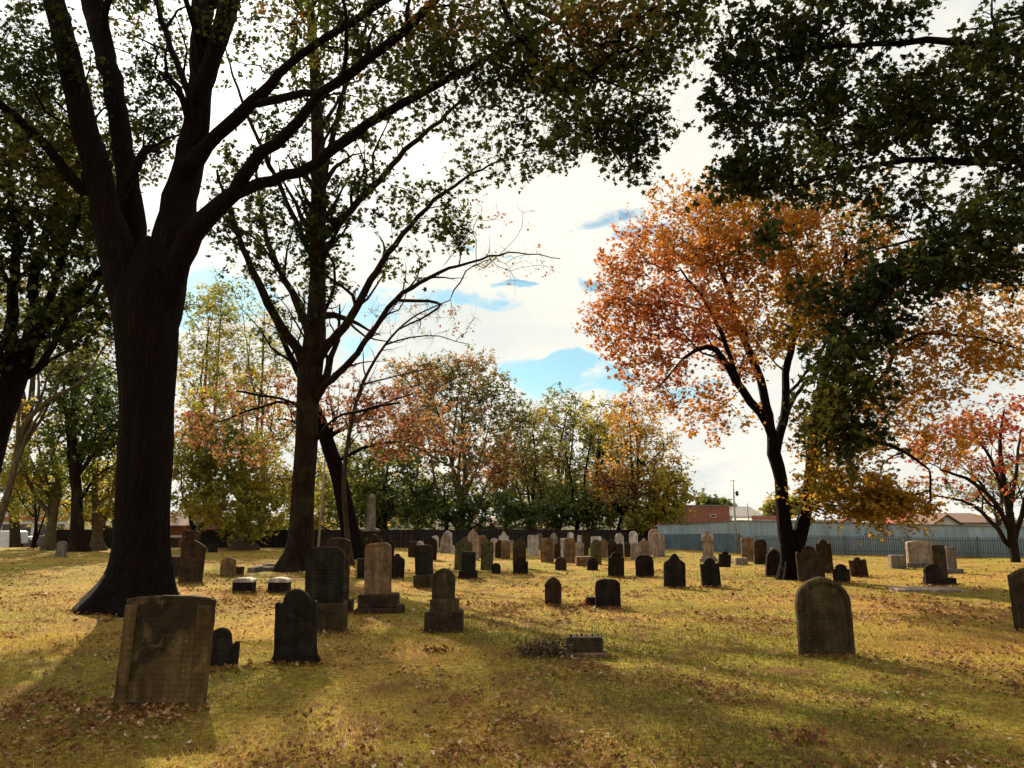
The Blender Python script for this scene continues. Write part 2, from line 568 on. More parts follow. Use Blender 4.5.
def headstone(px0, px1, top, base, kind, mat, label, tilt=0, lean=0, rz=0, t=.09, k=None, panel=0, foot=0, group='headstones in the grass', cat='headstone', name='headstone', bases=(), wear=.004, b=.012, rec=.014):
    """bases: list of (part name, px0, px1, top, bottom, depth, mat)"""
    NS[0] += 1
    if group in (GB, GM) and tilt == 0: tilt = random.gauss(0, 1.3)
    M = STONE[mat]
    if not bases:
        g, w, h = place(px0, px1, top, base)
        o = slab(kind, w, h, t, k, panel, rec, foot=foot, wear=wear, b=b).build(name, M, loc=g, rot=(R(lean), R(tilt), R(rz)))
        tag(o, label, cat, group)
        return o
    gb = G((bases[-1][1] + bases[-1][2]) / 2, bases[-1][4])
    Y = gb[1]
    dep = bases[-1][5]
    root = empty(name, (gb[0], Y + dep / 2, gb[2]), R(rz))
    root.rotation_euler = (R(lean), R(tilt), R(rz))
    tag(root, label, cat, group)
    def loc(px, py): return W(px, py, Y)
    zt = None
    for pn, a, c, tp, bt, dp, bm in bases:
        x0 = loc(a, bt)[0] - gb[0]; x1 = loc(c, bt)[0] - gb[0]
        z1 = loc((a + c) / 2, tp)[2] - gb[2]; z0 = loc((a + c) / 2, bt)[2] - gb[2]
        if (pn, a) == (bases[-1][0], bases[-1][1]): z0 = -.12
        mb = MB(); mb.box(x0, x1, -dp / 2, dp / 2, z0 - .001, z1, .015)
        mb.build(pn, STONE[bm], root)
    z0 = loc((px0 + px1) / 2, base)[2] - gb[2]
    x0 = loc(px0, base)[0] - gb[0]; x1 = loc(px1, base)[0] - gb[0]
    h = loc((px0 + px1) / 2, top)[2] - gb[2] - z0
    sb = slab(kind, x1 - x0, h, t, k, panel, wear=wear, b=b)
    for V in sb.V:
        V[:, 2] = np.maximum(V[:, 2], -.012)
    sb.build('tablet', M, root, loc=((x0 + x1) / 2, 0, z0))
    return root


GN = 'headstones of the near rows'
GM = 'headstones of the middle rows'
GB = 'crowded headstones of the back rows'
GR = 'headstones by the right tree and the blue wall'
GL = 'headstones and markers on the left lawn'

# nearest big stone, built with its border strips
g, w, h = place(117.5, 203, 596, 707)
root = empty('headstone', g); root.rotation_euler = (R(-2), R(1.0), R(4))
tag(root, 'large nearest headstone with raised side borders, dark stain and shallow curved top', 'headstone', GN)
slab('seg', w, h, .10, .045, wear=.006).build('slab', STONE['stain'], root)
for x0, x1 in ((-w / 2 + .004, -w / 2 + .105), (w / 2 - .125, w / 2 - .004)):
    mb = MB(); mb.box(x0, x1, -.064, -.048, -.1, h - .075, .006); mb.build('border_strip', STONE['border'], root)
mb = MB(); mb.box(-w / 2 + .11, w / 2 - .13, -.060, -.048, -.1, .05, .006); mb.build('bottom_ledge', STONE['brown'], root)

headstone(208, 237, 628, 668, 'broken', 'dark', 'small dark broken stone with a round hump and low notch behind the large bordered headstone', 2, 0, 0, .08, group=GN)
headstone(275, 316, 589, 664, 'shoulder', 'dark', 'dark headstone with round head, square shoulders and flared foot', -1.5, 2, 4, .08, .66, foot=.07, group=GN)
headstone(303, 341, 547, 604, 'corners', 'green', 'broad dark tablet with clipped corners on a heavy square base block', -1, 2, 6, .13, .2, group=GN,
          bases=[('base', 300, 343, 604, 633, .34, 'moss')])
headstone(317, 346, 538, 600, 'basket', 'brown', 'tall dark headstone with rounded top just behind the clipped corner tablet', 0, 1, 4, .12, .2, group=GN,
          bases=[('base', 313, 350, 600, 614, .36, 'brown')])
headstone(362, 389, 543, 595, 'basket', 'tan', 'tan round topped tablet with sunken panel on a two step brown base', -1, 1, 0, .11, .22, .05, group=GN,
          bases=[('base', 357, 396, 595, 608.5, .34, 'brown'), ('plinth', 354, 401, 608.5, 614, .5, 'brown')])
g, w, h = place(396.5, 404, 604, 613)
mb = MB(); mb.box(-w / 2, w / 2, -.1, .1, -.08, h, .015)
tag(mb.build('stone_block', STONE['moss'], loc=g, rot=(0, 0, R(8))), 'small square stone block at the foot of the tan round topped tablet', 'stone block')
headstone(431, 454, 569, 600, 'arch', 'moss', 'mossy round arched tablet on a rough middle block and wide square base', 0, 0, 0, .10, panel=.045, group=GN,
          bases=[('middle_block', 429, 458, 600, 613, .22, 'moss'), ('base', 424, 462, 612, 633, .36, 'brown')])
headstone(415, 433, 545, 575, 'basket', 'green', 'dark green grey tablet on a pale square base near the centre aisle', 0, 0, 3, .14, .22, group=GM,
          bases=[('base', 413, 434, 575, 588, .4, 'moss')])
headstone(461, 475, 552, 571, 'corners', 'green', 'squat dark block tablet on a wider low base left of the tiny arched marker', 0, 0, 0, .2, .1, group=GM,
          bases=[('base', 458.5, 477, 571, 579, .42, 'dark')])
headstone(491.5, 500.5, 563, 574, 'arch', 'dark', 'tiny dark arched marker beside the squat block tablet', group=GM)
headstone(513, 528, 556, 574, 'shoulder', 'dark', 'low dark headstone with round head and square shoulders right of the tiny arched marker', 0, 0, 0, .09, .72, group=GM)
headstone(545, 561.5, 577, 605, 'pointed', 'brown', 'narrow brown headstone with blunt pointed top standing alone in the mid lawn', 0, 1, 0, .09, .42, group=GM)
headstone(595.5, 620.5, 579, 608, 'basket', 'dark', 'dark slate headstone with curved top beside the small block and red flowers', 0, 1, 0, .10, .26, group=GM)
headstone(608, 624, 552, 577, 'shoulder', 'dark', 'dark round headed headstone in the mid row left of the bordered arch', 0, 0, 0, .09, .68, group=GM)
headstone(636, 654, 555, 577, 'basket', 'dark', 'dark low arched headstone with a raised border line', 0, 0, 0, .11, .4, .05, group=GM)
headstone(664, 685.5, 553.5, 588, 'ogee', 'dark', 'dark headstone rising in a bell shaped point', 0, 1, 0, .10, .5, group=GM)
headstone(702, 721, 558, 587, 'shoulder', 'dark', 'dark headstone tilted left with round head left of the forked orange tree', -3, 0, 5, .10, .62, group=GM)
headstone(555, 566.5, 557, 570, 'arch', 'brown', 'little brown arched marker in front of the tan back row slabs', group=GM, t=.08)
headstone(587, 598, 558, 570, 'arch', 'dark', 'little dark arched marker right of the low stone chest', group=GM, t=.08)
g, w, h = place(576, 592, 556.5, 565.5)
mb = MB(); mb.box(-w / 2, w / 2, -.2, .2, -.08, h, .02)
tag(mb.build('stone_chest', STONE['tan'], loc=g), 'low tan stone chest between the two little arched markers', 'grave marker')
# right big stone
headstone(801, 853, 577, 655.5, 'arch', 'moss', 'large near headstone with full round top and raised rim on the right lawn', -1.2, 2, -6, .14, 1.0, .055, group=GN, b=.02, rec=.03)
headstone(1017, 1062, 566, 632, 'gable', 'brown', 'tall brown headstone cut off by the right edge of the photo', -1, 0, 0, .12, .2, group=GN)

# left group
headstone(178.5, 201.5, 540, 583, 'gable', 'brown', 'tall slim headstone with low peaked top right of the big trunk', 2, 0, 6, .09, .28, group=GL)
headstone(180, 197, 530.5, 572, 'corners', 'brown', 'tall square topped stone with bright edge behind the peaked slim headstone', 0, 0, 8, .14, .2, group=GL)
headstone(172, 180, 556, 577, 'flat', 'brown', 'short narrow stone half hidden beside the big trunk', group=GL, t=.3)
headstone(220, 235, 557, 576.5, 'gable', 'tan', 'small tan gabled headstone with light worn patch left of the slab border', group=GL, k=.2)
headstone(208, 217, 543.5, 552.5, 'flat', 'dark', 'small dark square marker far off by the black fence', group=GL, t=.16)
headstone(201, 206, 545, 553, 'flat', 'moss', 'tiny mossy marker beside the small dark square marker', group=GL)
headstone(55.5, 65.5, 541, 557, 'arch', 'grey', 'single grey round topped headstone alone on the far left lawn', group=GL, t=.12, k=.8)
for a_, b2_, lb_ in ((234.5, 253.5, 'low humped block with sunlit top painted pale and shaded face painted dark, left of two alike'), (269.5, 289, 'low humped block with sunlit top painted pale and shaded face painted dark, right of two alike')):
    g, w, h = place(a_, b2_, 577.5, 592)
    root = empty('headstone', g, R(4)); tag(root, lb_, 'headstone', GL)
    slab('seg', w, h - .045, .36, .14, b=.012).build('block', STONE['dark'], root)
    tp = slab('seg', w + .02, h, .40, .15, b=.02)  # white cap puts sunlight into the colour, dark block the shaded face
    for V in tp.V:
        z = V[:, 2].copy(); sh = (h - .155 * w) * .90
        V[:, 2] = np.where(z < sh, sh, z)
    tp.build('painted_sunlit_top', STONE['white'], root)
headstone(234, 242.5, 566.5, 575.5, 'flat', 'moss', 'small cube shaped marker against the low slab border', group=GL, t=.25)
g = G(253, 573); wq = 25 * g[1] / F
mb = MB(); mb.box(-wq / 2, wq / 2, -.12, .12, -.05, .17, .02); mb.box(-wq / 2, -wq / 2 + .2, -1.6, -.121, -.05, .15, .02)
tag(mb.build('grave_border', STONE['grey'], loc=(g[0] + .1, g[1] + 1.7, g[2]), rot=(0, 0, R(3))), 'low stone grave border behind the small cube marker', 'grave border')
g = G(282, 570)
mb = MB(); mb.box(-.75, .75, -.35, .35, -.05, .11, .02)
tag(mb.build('grave_slab', STONE['grey'], loc=g, rot=(0, 0, R(4))), 'flat grey grave slab near the foot of the second tall tree', 'grave slab')
# behind the tan tablet
headstone(363, 382, 533.5, 558, 'gothic', 'moss', 'headstone with three stepped points peeking over the tan round topped tablet', group=GM, t=.12)
headstone(357, 365, 558, 579, 'flat', 'dark', 'short dark stone tucked left of the tan round topped tablet', group=GM)
headstone(388.5, 404, 553.5, 579, 'ogee', 'dark', 'dark headstone with sloping shoulders right of the tan tablet', 1, group=GM, k=.42)
headstone(384, 393.5, 541, 562, 'arch', 'dark', 'dark narrow headstone behind the sloping shouldered one', group=GM)

# back rows, left to right
back = [
    (408, 416.5, 541, 557, 'flat', 'brown', 'small square brown headstone leftmost of the crowded back rows', 0),
    (416, 424, 541, 556, 'arch', 'white', 'small white round stone behind the square brown headstone', 0),
    (424, 436.5, 537.5, 560, 'arch', 'dark', 'dark narrow arched headstone in front of a white stone', 2),
    (431.5, 438.5, 535.5, 552, 'arch', 'white', 'white arched stone half hidden by the dark narrow arched one', 0),
    (440, 450, 533, 553, 'pointed', 'pale', 'pale slender pointed headstone, front one of an overlapping pair', 2),
    (444, 452.5, 530.5, 550, 'shoulder', 'white', 'white shouldered headstone, rear one of an overlapping pair', 0),
    (449, 454.5, 545, 553, 'arch', 'white', 'tiny white marker at the foot of the pale overlapping pair', 0),
    (454, 471, 537, 570, 'ogee', 'greenpale', 'tall mossy green headstone with bell shaped top', 0),
    (468, 479, 530, 560, 'pointed', 'pale', 'tallest pale pointed headstone behind the mossy green one', -1),
    (477, 488, 535, 558, 'arch', 'tan', 'tan round headed headstone right of the tallest pale pointed one', 0),
    (480.5, 493, 541, 570, 'basket', 'greenpale', 'streaked lichen covered headstone leaning slightly right of the mossy green one', 1.5),
    (490, 498.5, 538, 556, 'arch', 'white', 'white arched stone peeking between tan and brown headstones', 0),
    (495, 503.5, 540, 558, 'shoulder', 'brown', 'brown shouldered headstone, left of a touching pair', 0),
    (501, 510, 540, 559, 'gable', 'tan', 'rusty tan peaked headstone, right of a touching pair', 0),
    (499, 509, 531, 552, 'gothic', 'white', 'bright white stepped headstone standing behind the touching pair', 0),
    (513, 526, 539, 568, 'ogee', 'moss', 'mossy brown headstone with bell top behind the low dark shouldered one', 0),
    (509, 514, 540, 553, 'flat', 'pale', 'thin pale stone between the white stepped and the mossy bell topped headstones', 0),
    (527.5, 538.5, 535, 555.5, 'corners', 'white', 'whitish headstone with clipped corners standing alone in a gap', 1),
    (537, 543.5, 533, 550, 'arch', 'grey', 'grey narrow arched headstone behind the clipped white one', 0),
    (541, 554, 538, 562, 'seg', 'tan', 'broad tan slab with a nearly flat top', 0),
    (551, 558, 532.5, 553, 'pointed', 'pale', 'pale pointed stone behind the broad tan flat topped slab', 0),
    (554, 560.5, 543, 559, 'gable', 'brown', 'narrow brown stone at the right side of the broad tan slab', 0),
    (560, 567.5, 538, 556, 'flat', 'white', 'white upright slab left of the tall brown pink one', 0),
    (564, 575.5, 538, 562.5, 'basket', 'tan', 'tall brown pink slab behind and left of the low stone chest', -1),
    (567.5, 573.5, 532, 550, 'arch', 'white', 'white round headed stone rising over the tall brown pink slab', 0),
    (575, 584, 541, 558, 'gable', 'pale', 'pale pink peaked stone just behind the low stone chest', 0),
    (577, 583, 535, 550, 'flat', 'white', 'white flat topped stone behind the pale pink peaked one', 0),
    (582, 588.5, 533.5, 555.5, 'seg', 'moss', 'dark olive narrow slab right of the pale pink peaked stone', 0),
    (590, 601.5, 539.5, 564, 'arch', 'greenpale', 'dark mossy round topped headstone behind the little dark arched marker', 2),
    (591, 602, 536.5, 554, 'corners', 'white', 'white wide headstone behind the dark mossy round topped one', 0),
    (600, 607.5, 539, 557.5, 'gable', 'tan', 'narrow streaky tan headstone right of the dark mossy round topped one', 0),
    (608, 617.5, 539, 556.5, 'pointed', 'brown', 'brown pointed headstone above the mid row round headed stone', 0),
    (615, 624, 533, 553, 'arch', 'white', 'bright white round topped headstone between two brown ones', 0),
    (617, 623.5, 543, 557, 'gable', 'brown', 'small brown peaked stone in front of the bright white round topped one', 0),
    (624.5, 630.5, 542, 557, 'arch', 'brown', 'narrow brown arched stone left of the white framed arch', 0),
    (630, 638.5, 531, 553, 'arch', 'white', 'white arched headstone with mossy inner face', 0),
    (631, 643, 543, 560, 'seg', 'pale', 'low pale pink slab in front of the white framed arch', 0),
    (640, 649.5, 538.5, 556.5, 'ogee', 'pale', 'pale pink headstone with wavy top right of the low pink slab', 0),
    (648, 659, 529, 555, 'arch', 'pale', 'tall pale arched headstone with rim behind the last pair', 0),
    (653.5, 665, 533.5, 556.5, 'seg', 'pale', 'pale pink slab at the right end of the crowded rows', 0),
]
for a, b_, tp, bt, kd, mt, lb, tl in back:
    pn = .05 if lb.startswith(('white arched headstone with', 'tall pale arched')) else 0
    headstone(a, b_, tp, bt, kd, mt, lb, tl, 0, random.uniform(-6, 6), .1, None if kd != 'shoulder' else .66, pn, group=GB)

# right side
headstone(718, 730.5, 551, 567, 'shoulder', 'dark', 'small dark headstone leaning beside the gabled monument', 6, 0, 10, .1, .55, group=GR)
headstone(742, 753.5, 537.5, 561, 'basket', 'tan', 'tan rounded headstone, left of two slim ones before the blue wall', 0, 0, 0, .1, .25, group=GR)
headstone(754.5, 767, 539.5, 564.5, 'basket', 'brown', 'brown rounded headstone with worn carving, right of two slim ones before the blue wall', 1, 0, 0, .1, .35, .04, group=GR)
headstone(765.5, 781, 549, 576.5, 'pointed', 'dark', 'dark tilted headstone leaning against the foot of the forked tree', 4, 2, 8, .1, .45, group=GR)
headstone(771, 779, 547.5, 560, 'seg', 'pale', 'pale low stone behind the dark tilted one at the forked tree', 0, 0, 0, .1, group=GR)
headstone(799, 825, 546, 582, 'shoulder', 'brown', 'large dark brown shouldered headstone tilted right of the forked tree', -2, 0, -4, .1, .5, group=GR)
headstone(818, 833.5, 539.5, 572.5, 'shoulder', 'brown', 'tall narrow headstone behind the large brown shouldered one', -2, 0, 0, .1, .55, group=GR)
headstone(834, 850, 564, 582.5, 'shoulder', 'dark', 'small dark headstone with wide round head above the large rimmed headstone', 0, 0, 0, .1, .7, group=GR)
headstone(851.5, 868, 557, 576.5, 'shoulder', 'brown', 'small brown headstone with narrow knob head, tilted left', -5, 0, -6, .1, .38, group=GR)
g, w, h = place(891, 904.5, 555, 568)
mb = MB(); mb.box(-w / 2, w / 2, -.2, .2, -.08, h, .02)
tag(mb.build('stone_block', STONE['grey'], loc=g, rot=(0, 0, R(-14))), 'light grey cube of stone alone before the picket fence', 'grave marker')
headstone(913, 937.5, 541, 563, 'seg', 'pale', 'wide pale monument with curved top on a flat base before the picket fence', 0, 0, -8, .22, .1, group=GR,
          bases=[('base', 910, 942, 563, 568, .55, 'grey')])
headstone(938, 951.5, 545, 577, 'corners', 'moss', 'mossy upright tablet on a low base behind the small dark arched stone', 0, 0, 0, .14, .2, group=GR,
          bases=[('base', 932, 957, 578, 585, .4, 'dark')])
headstone(951, 960.5, 547, 569, 'corners', 'grey', 'grey tablet on a thin base half hidden by the mossy tablet', 0, 0, 0, .12, .1, group=GR,
          bases=[('base', 946, 964, 569, 574, .4, 'grey')])
headstone(925.5, 942, 564, 585.5, 'arch', 'dark', 'small dark arched headstone touching the low base of the mossy tablet', 0, 0, 0, .12, .9, group=GR)
g = G(925, 590)
mb = MB(); mb.box(-.72, .72, -.42, .42, -.05, .045, .012)
tag(mb.build('grave_slab', STONE['pale'], loc=g, rot=(0, 0, R(-9))), 'flat pale slab lying in the grass before the small dark arched stone', 'grave slab')
g, w, h = place(735, 746.5, 557.5, 564.5)
mb = MB(); mb.box(-w / 2, w / 2, -.16, .16, -.08, h, .02)
tag(mb.build('stone_block', STONE['pale'], loc=g), 'low pale block in front of the tan rounded headstone', 'grave marker')

# gabled monument
g, w, h = place(700, 717, 530, 561)
s_ = h / 1.5
root = empty('monument', g, R(-14)); tag(root, 'pale square monument with gabled cap and small finial', 'monument', GR)
mb = MB(); mb.box(-.42 * s_, .42 * s_, -.42 * s_, .42 * s_, -.1, .14 * s_, .015); mb.build('base', STONE['pale'], root)
mb = MB(); mb.box(-.34 * s_, .34 * s_, -.34 * s_, .34 * s_, .14 * s_, .26 * s_, .02); mb.build('plinth', STONE['pale'], root)
mb = MB(); mb.box(-.26 * s_, .26 * s_, -.26 * s_, .26 * s_, .26 * s_, .98 * s_, .012); mb.build('shaft', STONE['pale'], root)
mb = MB()
for (ax, ay) in ((1, 0), (0, 1)):
    q, zt, zb, e = .33 * s_, 1.34 * s_, .98 * s_, .30 * s_
    P = [(-q, zb), (q, zb), (q, zb + .06 * s_), (0, zt), (-q, zb + .06 * s_)]
    V = [((x, -e, z) if ax else (-e, x, z)) for x, z in P] + [((x, e, z) if ax else (e, x, z)) for x, z in P]
    mb.add(V, [(0, 1, 6, 5), (1, 2, 7, 6), (2, 3, 8, 7), (3, 4, 9, 8), (4, 0, 5, 9)])
    k0 = mb.n - 10
    mb.L += [np.arange(5)[::-1] + k0, np.arange(5) + k0 + 5]; mb.T += [np.array([5])] * 2; mb.A += [np.array([.5])] * 2
mb.build('gabled_cap', STONE['pale'], root)
mb = MB(); mb.tube([(0, 0, 1.30 * s_), (0, 0, 1.38 * s_), (0, 0, 1.46 * s_), (0, 0, 1.5 * s_)], [.03, .06, .05, .01], 10); mb.build('finial', STONE['pale'], root, smooth=True)

# obelisk behind the gothic stone
g = G(370, 553); Y = g[1]
root = empty('obelisk', g); tag(root, 'tall slender pale obelisk on a square pedestal beyond the leaning trunk', 'obelisk')
ht = W(370, 493, Y)[2] - g[2]
mb = MB(); mb.box(-.42, .42, -.42, .42, -.1, .45, .02); mb.build('base', STONE['moss'], root)
mb = MB(); mb.box(-.32, .32, -.32, .32, .45, 1.02, .02); mb.build('pedestal', STONE['green'], root)
mb = MB(); mb.box(-.38, .38, -.38, .38, 1.02, 1.14, .02); mb.build('pedestal_cap', STONE['grey'], root)
mb = MB()
for a, b_, z0, z1 in ((.20, .15, 1.14, ht - .18),):
    V = [(-a, -a, z0), (a, -a, z0), (a, a, z0), (-a, a, z0), (-b_, -b_, z1), (b_, -b_, z1), (b_, b_, z1), (-b_, b_, z1), (0, 0, ht)]
    mb.add(V[:8], [(0, 1, 5, 4), (1, 2, 6, 5), (2, 3, 7, 6), (3, 0, 4, 7), (3, 2, 1, 0)])
    mb.add(V[4:], [(0, 1, 4), (1, 2, 4), (2, 3, 4), (3, 0, 4)])
mb.build('shaft', STONE['grey'], root)

# low block with slab, pebbles and dried plants
g, w, h = place(567.5, 604, 638, 657)
root = empty('low_marker', (g[0], g[1] + .15, g[2]), R(-2)); tag(root, 'low rectangular block marker on a thin slab in the open foreground lawn', 'grave marker', GN)
mb = MB(); mb.box(-w / 2, w / 2, -.11, .11, .045, h, .012); mb.build('block', STONE['moss'], root)
mb = MB(); mb.box(-w / 2 - .05, w / 2 + .06, -.19, .17, -.06, .045, .012); mb.build('slab', STONE['tan'], root)
for i in range(6):
    u = -w / 2 + w * (.12 + .15 * i) + random.uniform(-.01, .01)
    mb = MB(); r = random.uniform(.010, .016)
    ang = np.linspace(-math.pi / 2, math.pi / 2, 6)
    mb.tube([(0, 0, r + math.sin(a) * r) for a in ang], [max(.001, math.cos(a) * r * 1.3) for a in ang], 8, wob=.1)
    o = mb.build('pebble', STONE['tan' if i % 2 else 'dark'], loc=(g[0] + u, g[1] + .15 + random.uniform(-.05, .05), g[2] + h - .002), smooth=True)
    tag(o, 'small pebble left on top of the low rectangular block marker', 'pebble', 'pebbles on the low block marker')


def dry_plant(px0, px1, base, label, n=60, hh=.14, flower=None, name='dried_plant'):
    g0 = G((px0 + px1) / 2, base); w = (px1 - px0) / F * g0[1]
    root = empty(name, g0); tag(root, label, 'plant')
    st = MB(); lv = MB()
    for i in range(n):
        x = rng.normal(0, w * .27); y = rng.normal(0, .10)
        b0 = np.array([x, y, 0]); tip = b0 + np.array([rng.normal(0, .05), rng.normal(0, .05), hh * rng.uniform(.4, 1.1)])
        st.tube([b0, (b0 + tip) / 2 + rng.normal(0, .01, 3), tip], [.003, .0025, .0015], 4)
        for q in range(4):
            u = rng.uniform(.3, 1); p = b0 + (tip - b0) * u
            add_leaves(lv, p[None] + rng.normal(0, .012, (1, 3)), .035, 'rhomb', .3)
    st.build('stems', plain('dry_stem', (.13, .07, .03)), root)
    lv.build('leaves', flower or plant_leaf, root, attr='leaf_tone')
    return root


# ------------------------------------------------------------------ leaf batches
TEMPL = dict(
    rhomb=np.array([(0, 0, 0), (.36, .45, .07), (0, 1, 0), (-.36, .45, .07)]),
    maple=np.array([(0, 0, 0), (.18, .13, .03), (.48, .08, .10), (.37, .33, .06), (.56, .60, .12), (.22, .60, .04), (0, 1, -.06), (-.22, .60, .04), (-.56, .60, .12), (-.37, .33, .06), (-.48, .08, .10), (-.18, .13, .03)]),
    curled=np.array([(0, 0, .0), (.22, .12, .12), (.42, .30, .34), (.22, .50, .12), (.34, .78, .36), (.04, 1, .10), (-.30, .82, .30), (-.20, .5, .08), (-.44, .34, .30), (-.2, .1, .14)]),
)


def add_leaves(mb, P, size, kind='rhomb', up=.3, tone=None, svar=.35, flat=False):
    n = len(P)
    T = TEMPL[kind]
    k = len(T)
    nv = rng.normal(0, 1, (n, 3)); nv /= np.linalg.norm(nv, axis=1)[:, None]
    nv[:, 2] = np.abs(nv[:, 2]) + up
    if flat: nv = np.stack([rng.normal(0, .5, n), rng.normal(0, .5, n), np.ones(n)], -1)
    nv /= np.linalg.norm(nv, axis=1)[:, None]
    d = rng.normal(0, 1, (n, 3))
    if not flat: d[:, 2] -= .5
    d -= nv * (d * nv).sum(1)[:, None]
    d /= np.linalg.norm(d, axis=1)[:, None] + 1e-9
    x = np.cross(d, nv)
    s = size * rng.uniform(1 - svar, 1 + svar, n)
    wd = rng.uniform(.75, 1.1, n)
    V = P[:, None] + (x[:, None] * (T[None, :, 0:1] * wd[:, None, None]) + d[:, None] * (T[None, :, 1:2] - .4) + nv[:, None] * T[None, :, 2:3]) * s[:, None, None]
    f = (np.arange(n) * k)[:, None] + np.arange(k)[None]
    mb.add(V.reshape(-1, 3), f, rng.uniform(0, 1, n) if tone is None else tone)


dry_leaf = leaf_mat('dry_leaf', [(0, (.06, .025, .012)), (.25, (.16, .065, .025)), (.5, (.30, .14, .05)), (.78, (.40, .23, .10)), (.95, (.45, .31, .17)), (1, (.56, .46, .33))], .2)
plant_leaf = leaf_mat('withered_plant_leaf', [(0, (.02, .016, .008)), (.7, (.06, .045, .02)), (.9, (.30, .22, .13)), (1, (.5, .42, .3))], .2)
red_leaf = leaf_mat('red_petals', [(0, (.20, .01, .01)), (1, (.45, .03, .02))], .3)
dry_plant(520, 566, 656, 'dried low plants with pale seed heads left of the low block marker', 190, .19)
g, w, h = place(586, 596.5, 597, 606)
mb = MB(); mb.box(-w / 2, w / 2, -.09, .09, -.04, h, .015)
tag(mb.build('stone_block', STONE['dark'], loc=g), 'small dark block with light top beside the dark slate headstone', 'grave marker')
dry_plant(582, 588, 606.5, 'small bunch of red flowers by the dark slate headstone', 14, .12, red_leaf, 'flower_bunch')
# ------------------------------------------------------------------ trees
def smooth_path(P, step):
    """Catmull-Rom through rows (x,y,z,r)"""
    P = np.asarray(P, float)
    Q = np.vstack([2 * P[0] - P[1], P, 2 * P[-1] - P[-2]])
    out = []
    for i in range(1, len(Q) - 2):
        n = max(2, int(np.linalg.norm(Q[i + 1, :3] - Q[i, :3]) / step))
        for t in np.arange(n) / n:
            a, b, c, d = Q[i - 1], Q[i], Q[i + 1], Q[i + 2]
            out.append(.5 * ((2 * b) + (c - a) * t + (2 * a - 5 * b + 4 * c - d) * t * t + (3 * b - a - 3 * c + d) * t ** 3))
    out.append(P[-1])
    out = np.array(out)
    out[:, 3] = np.maximum(out[:, 3], .004)
    return out


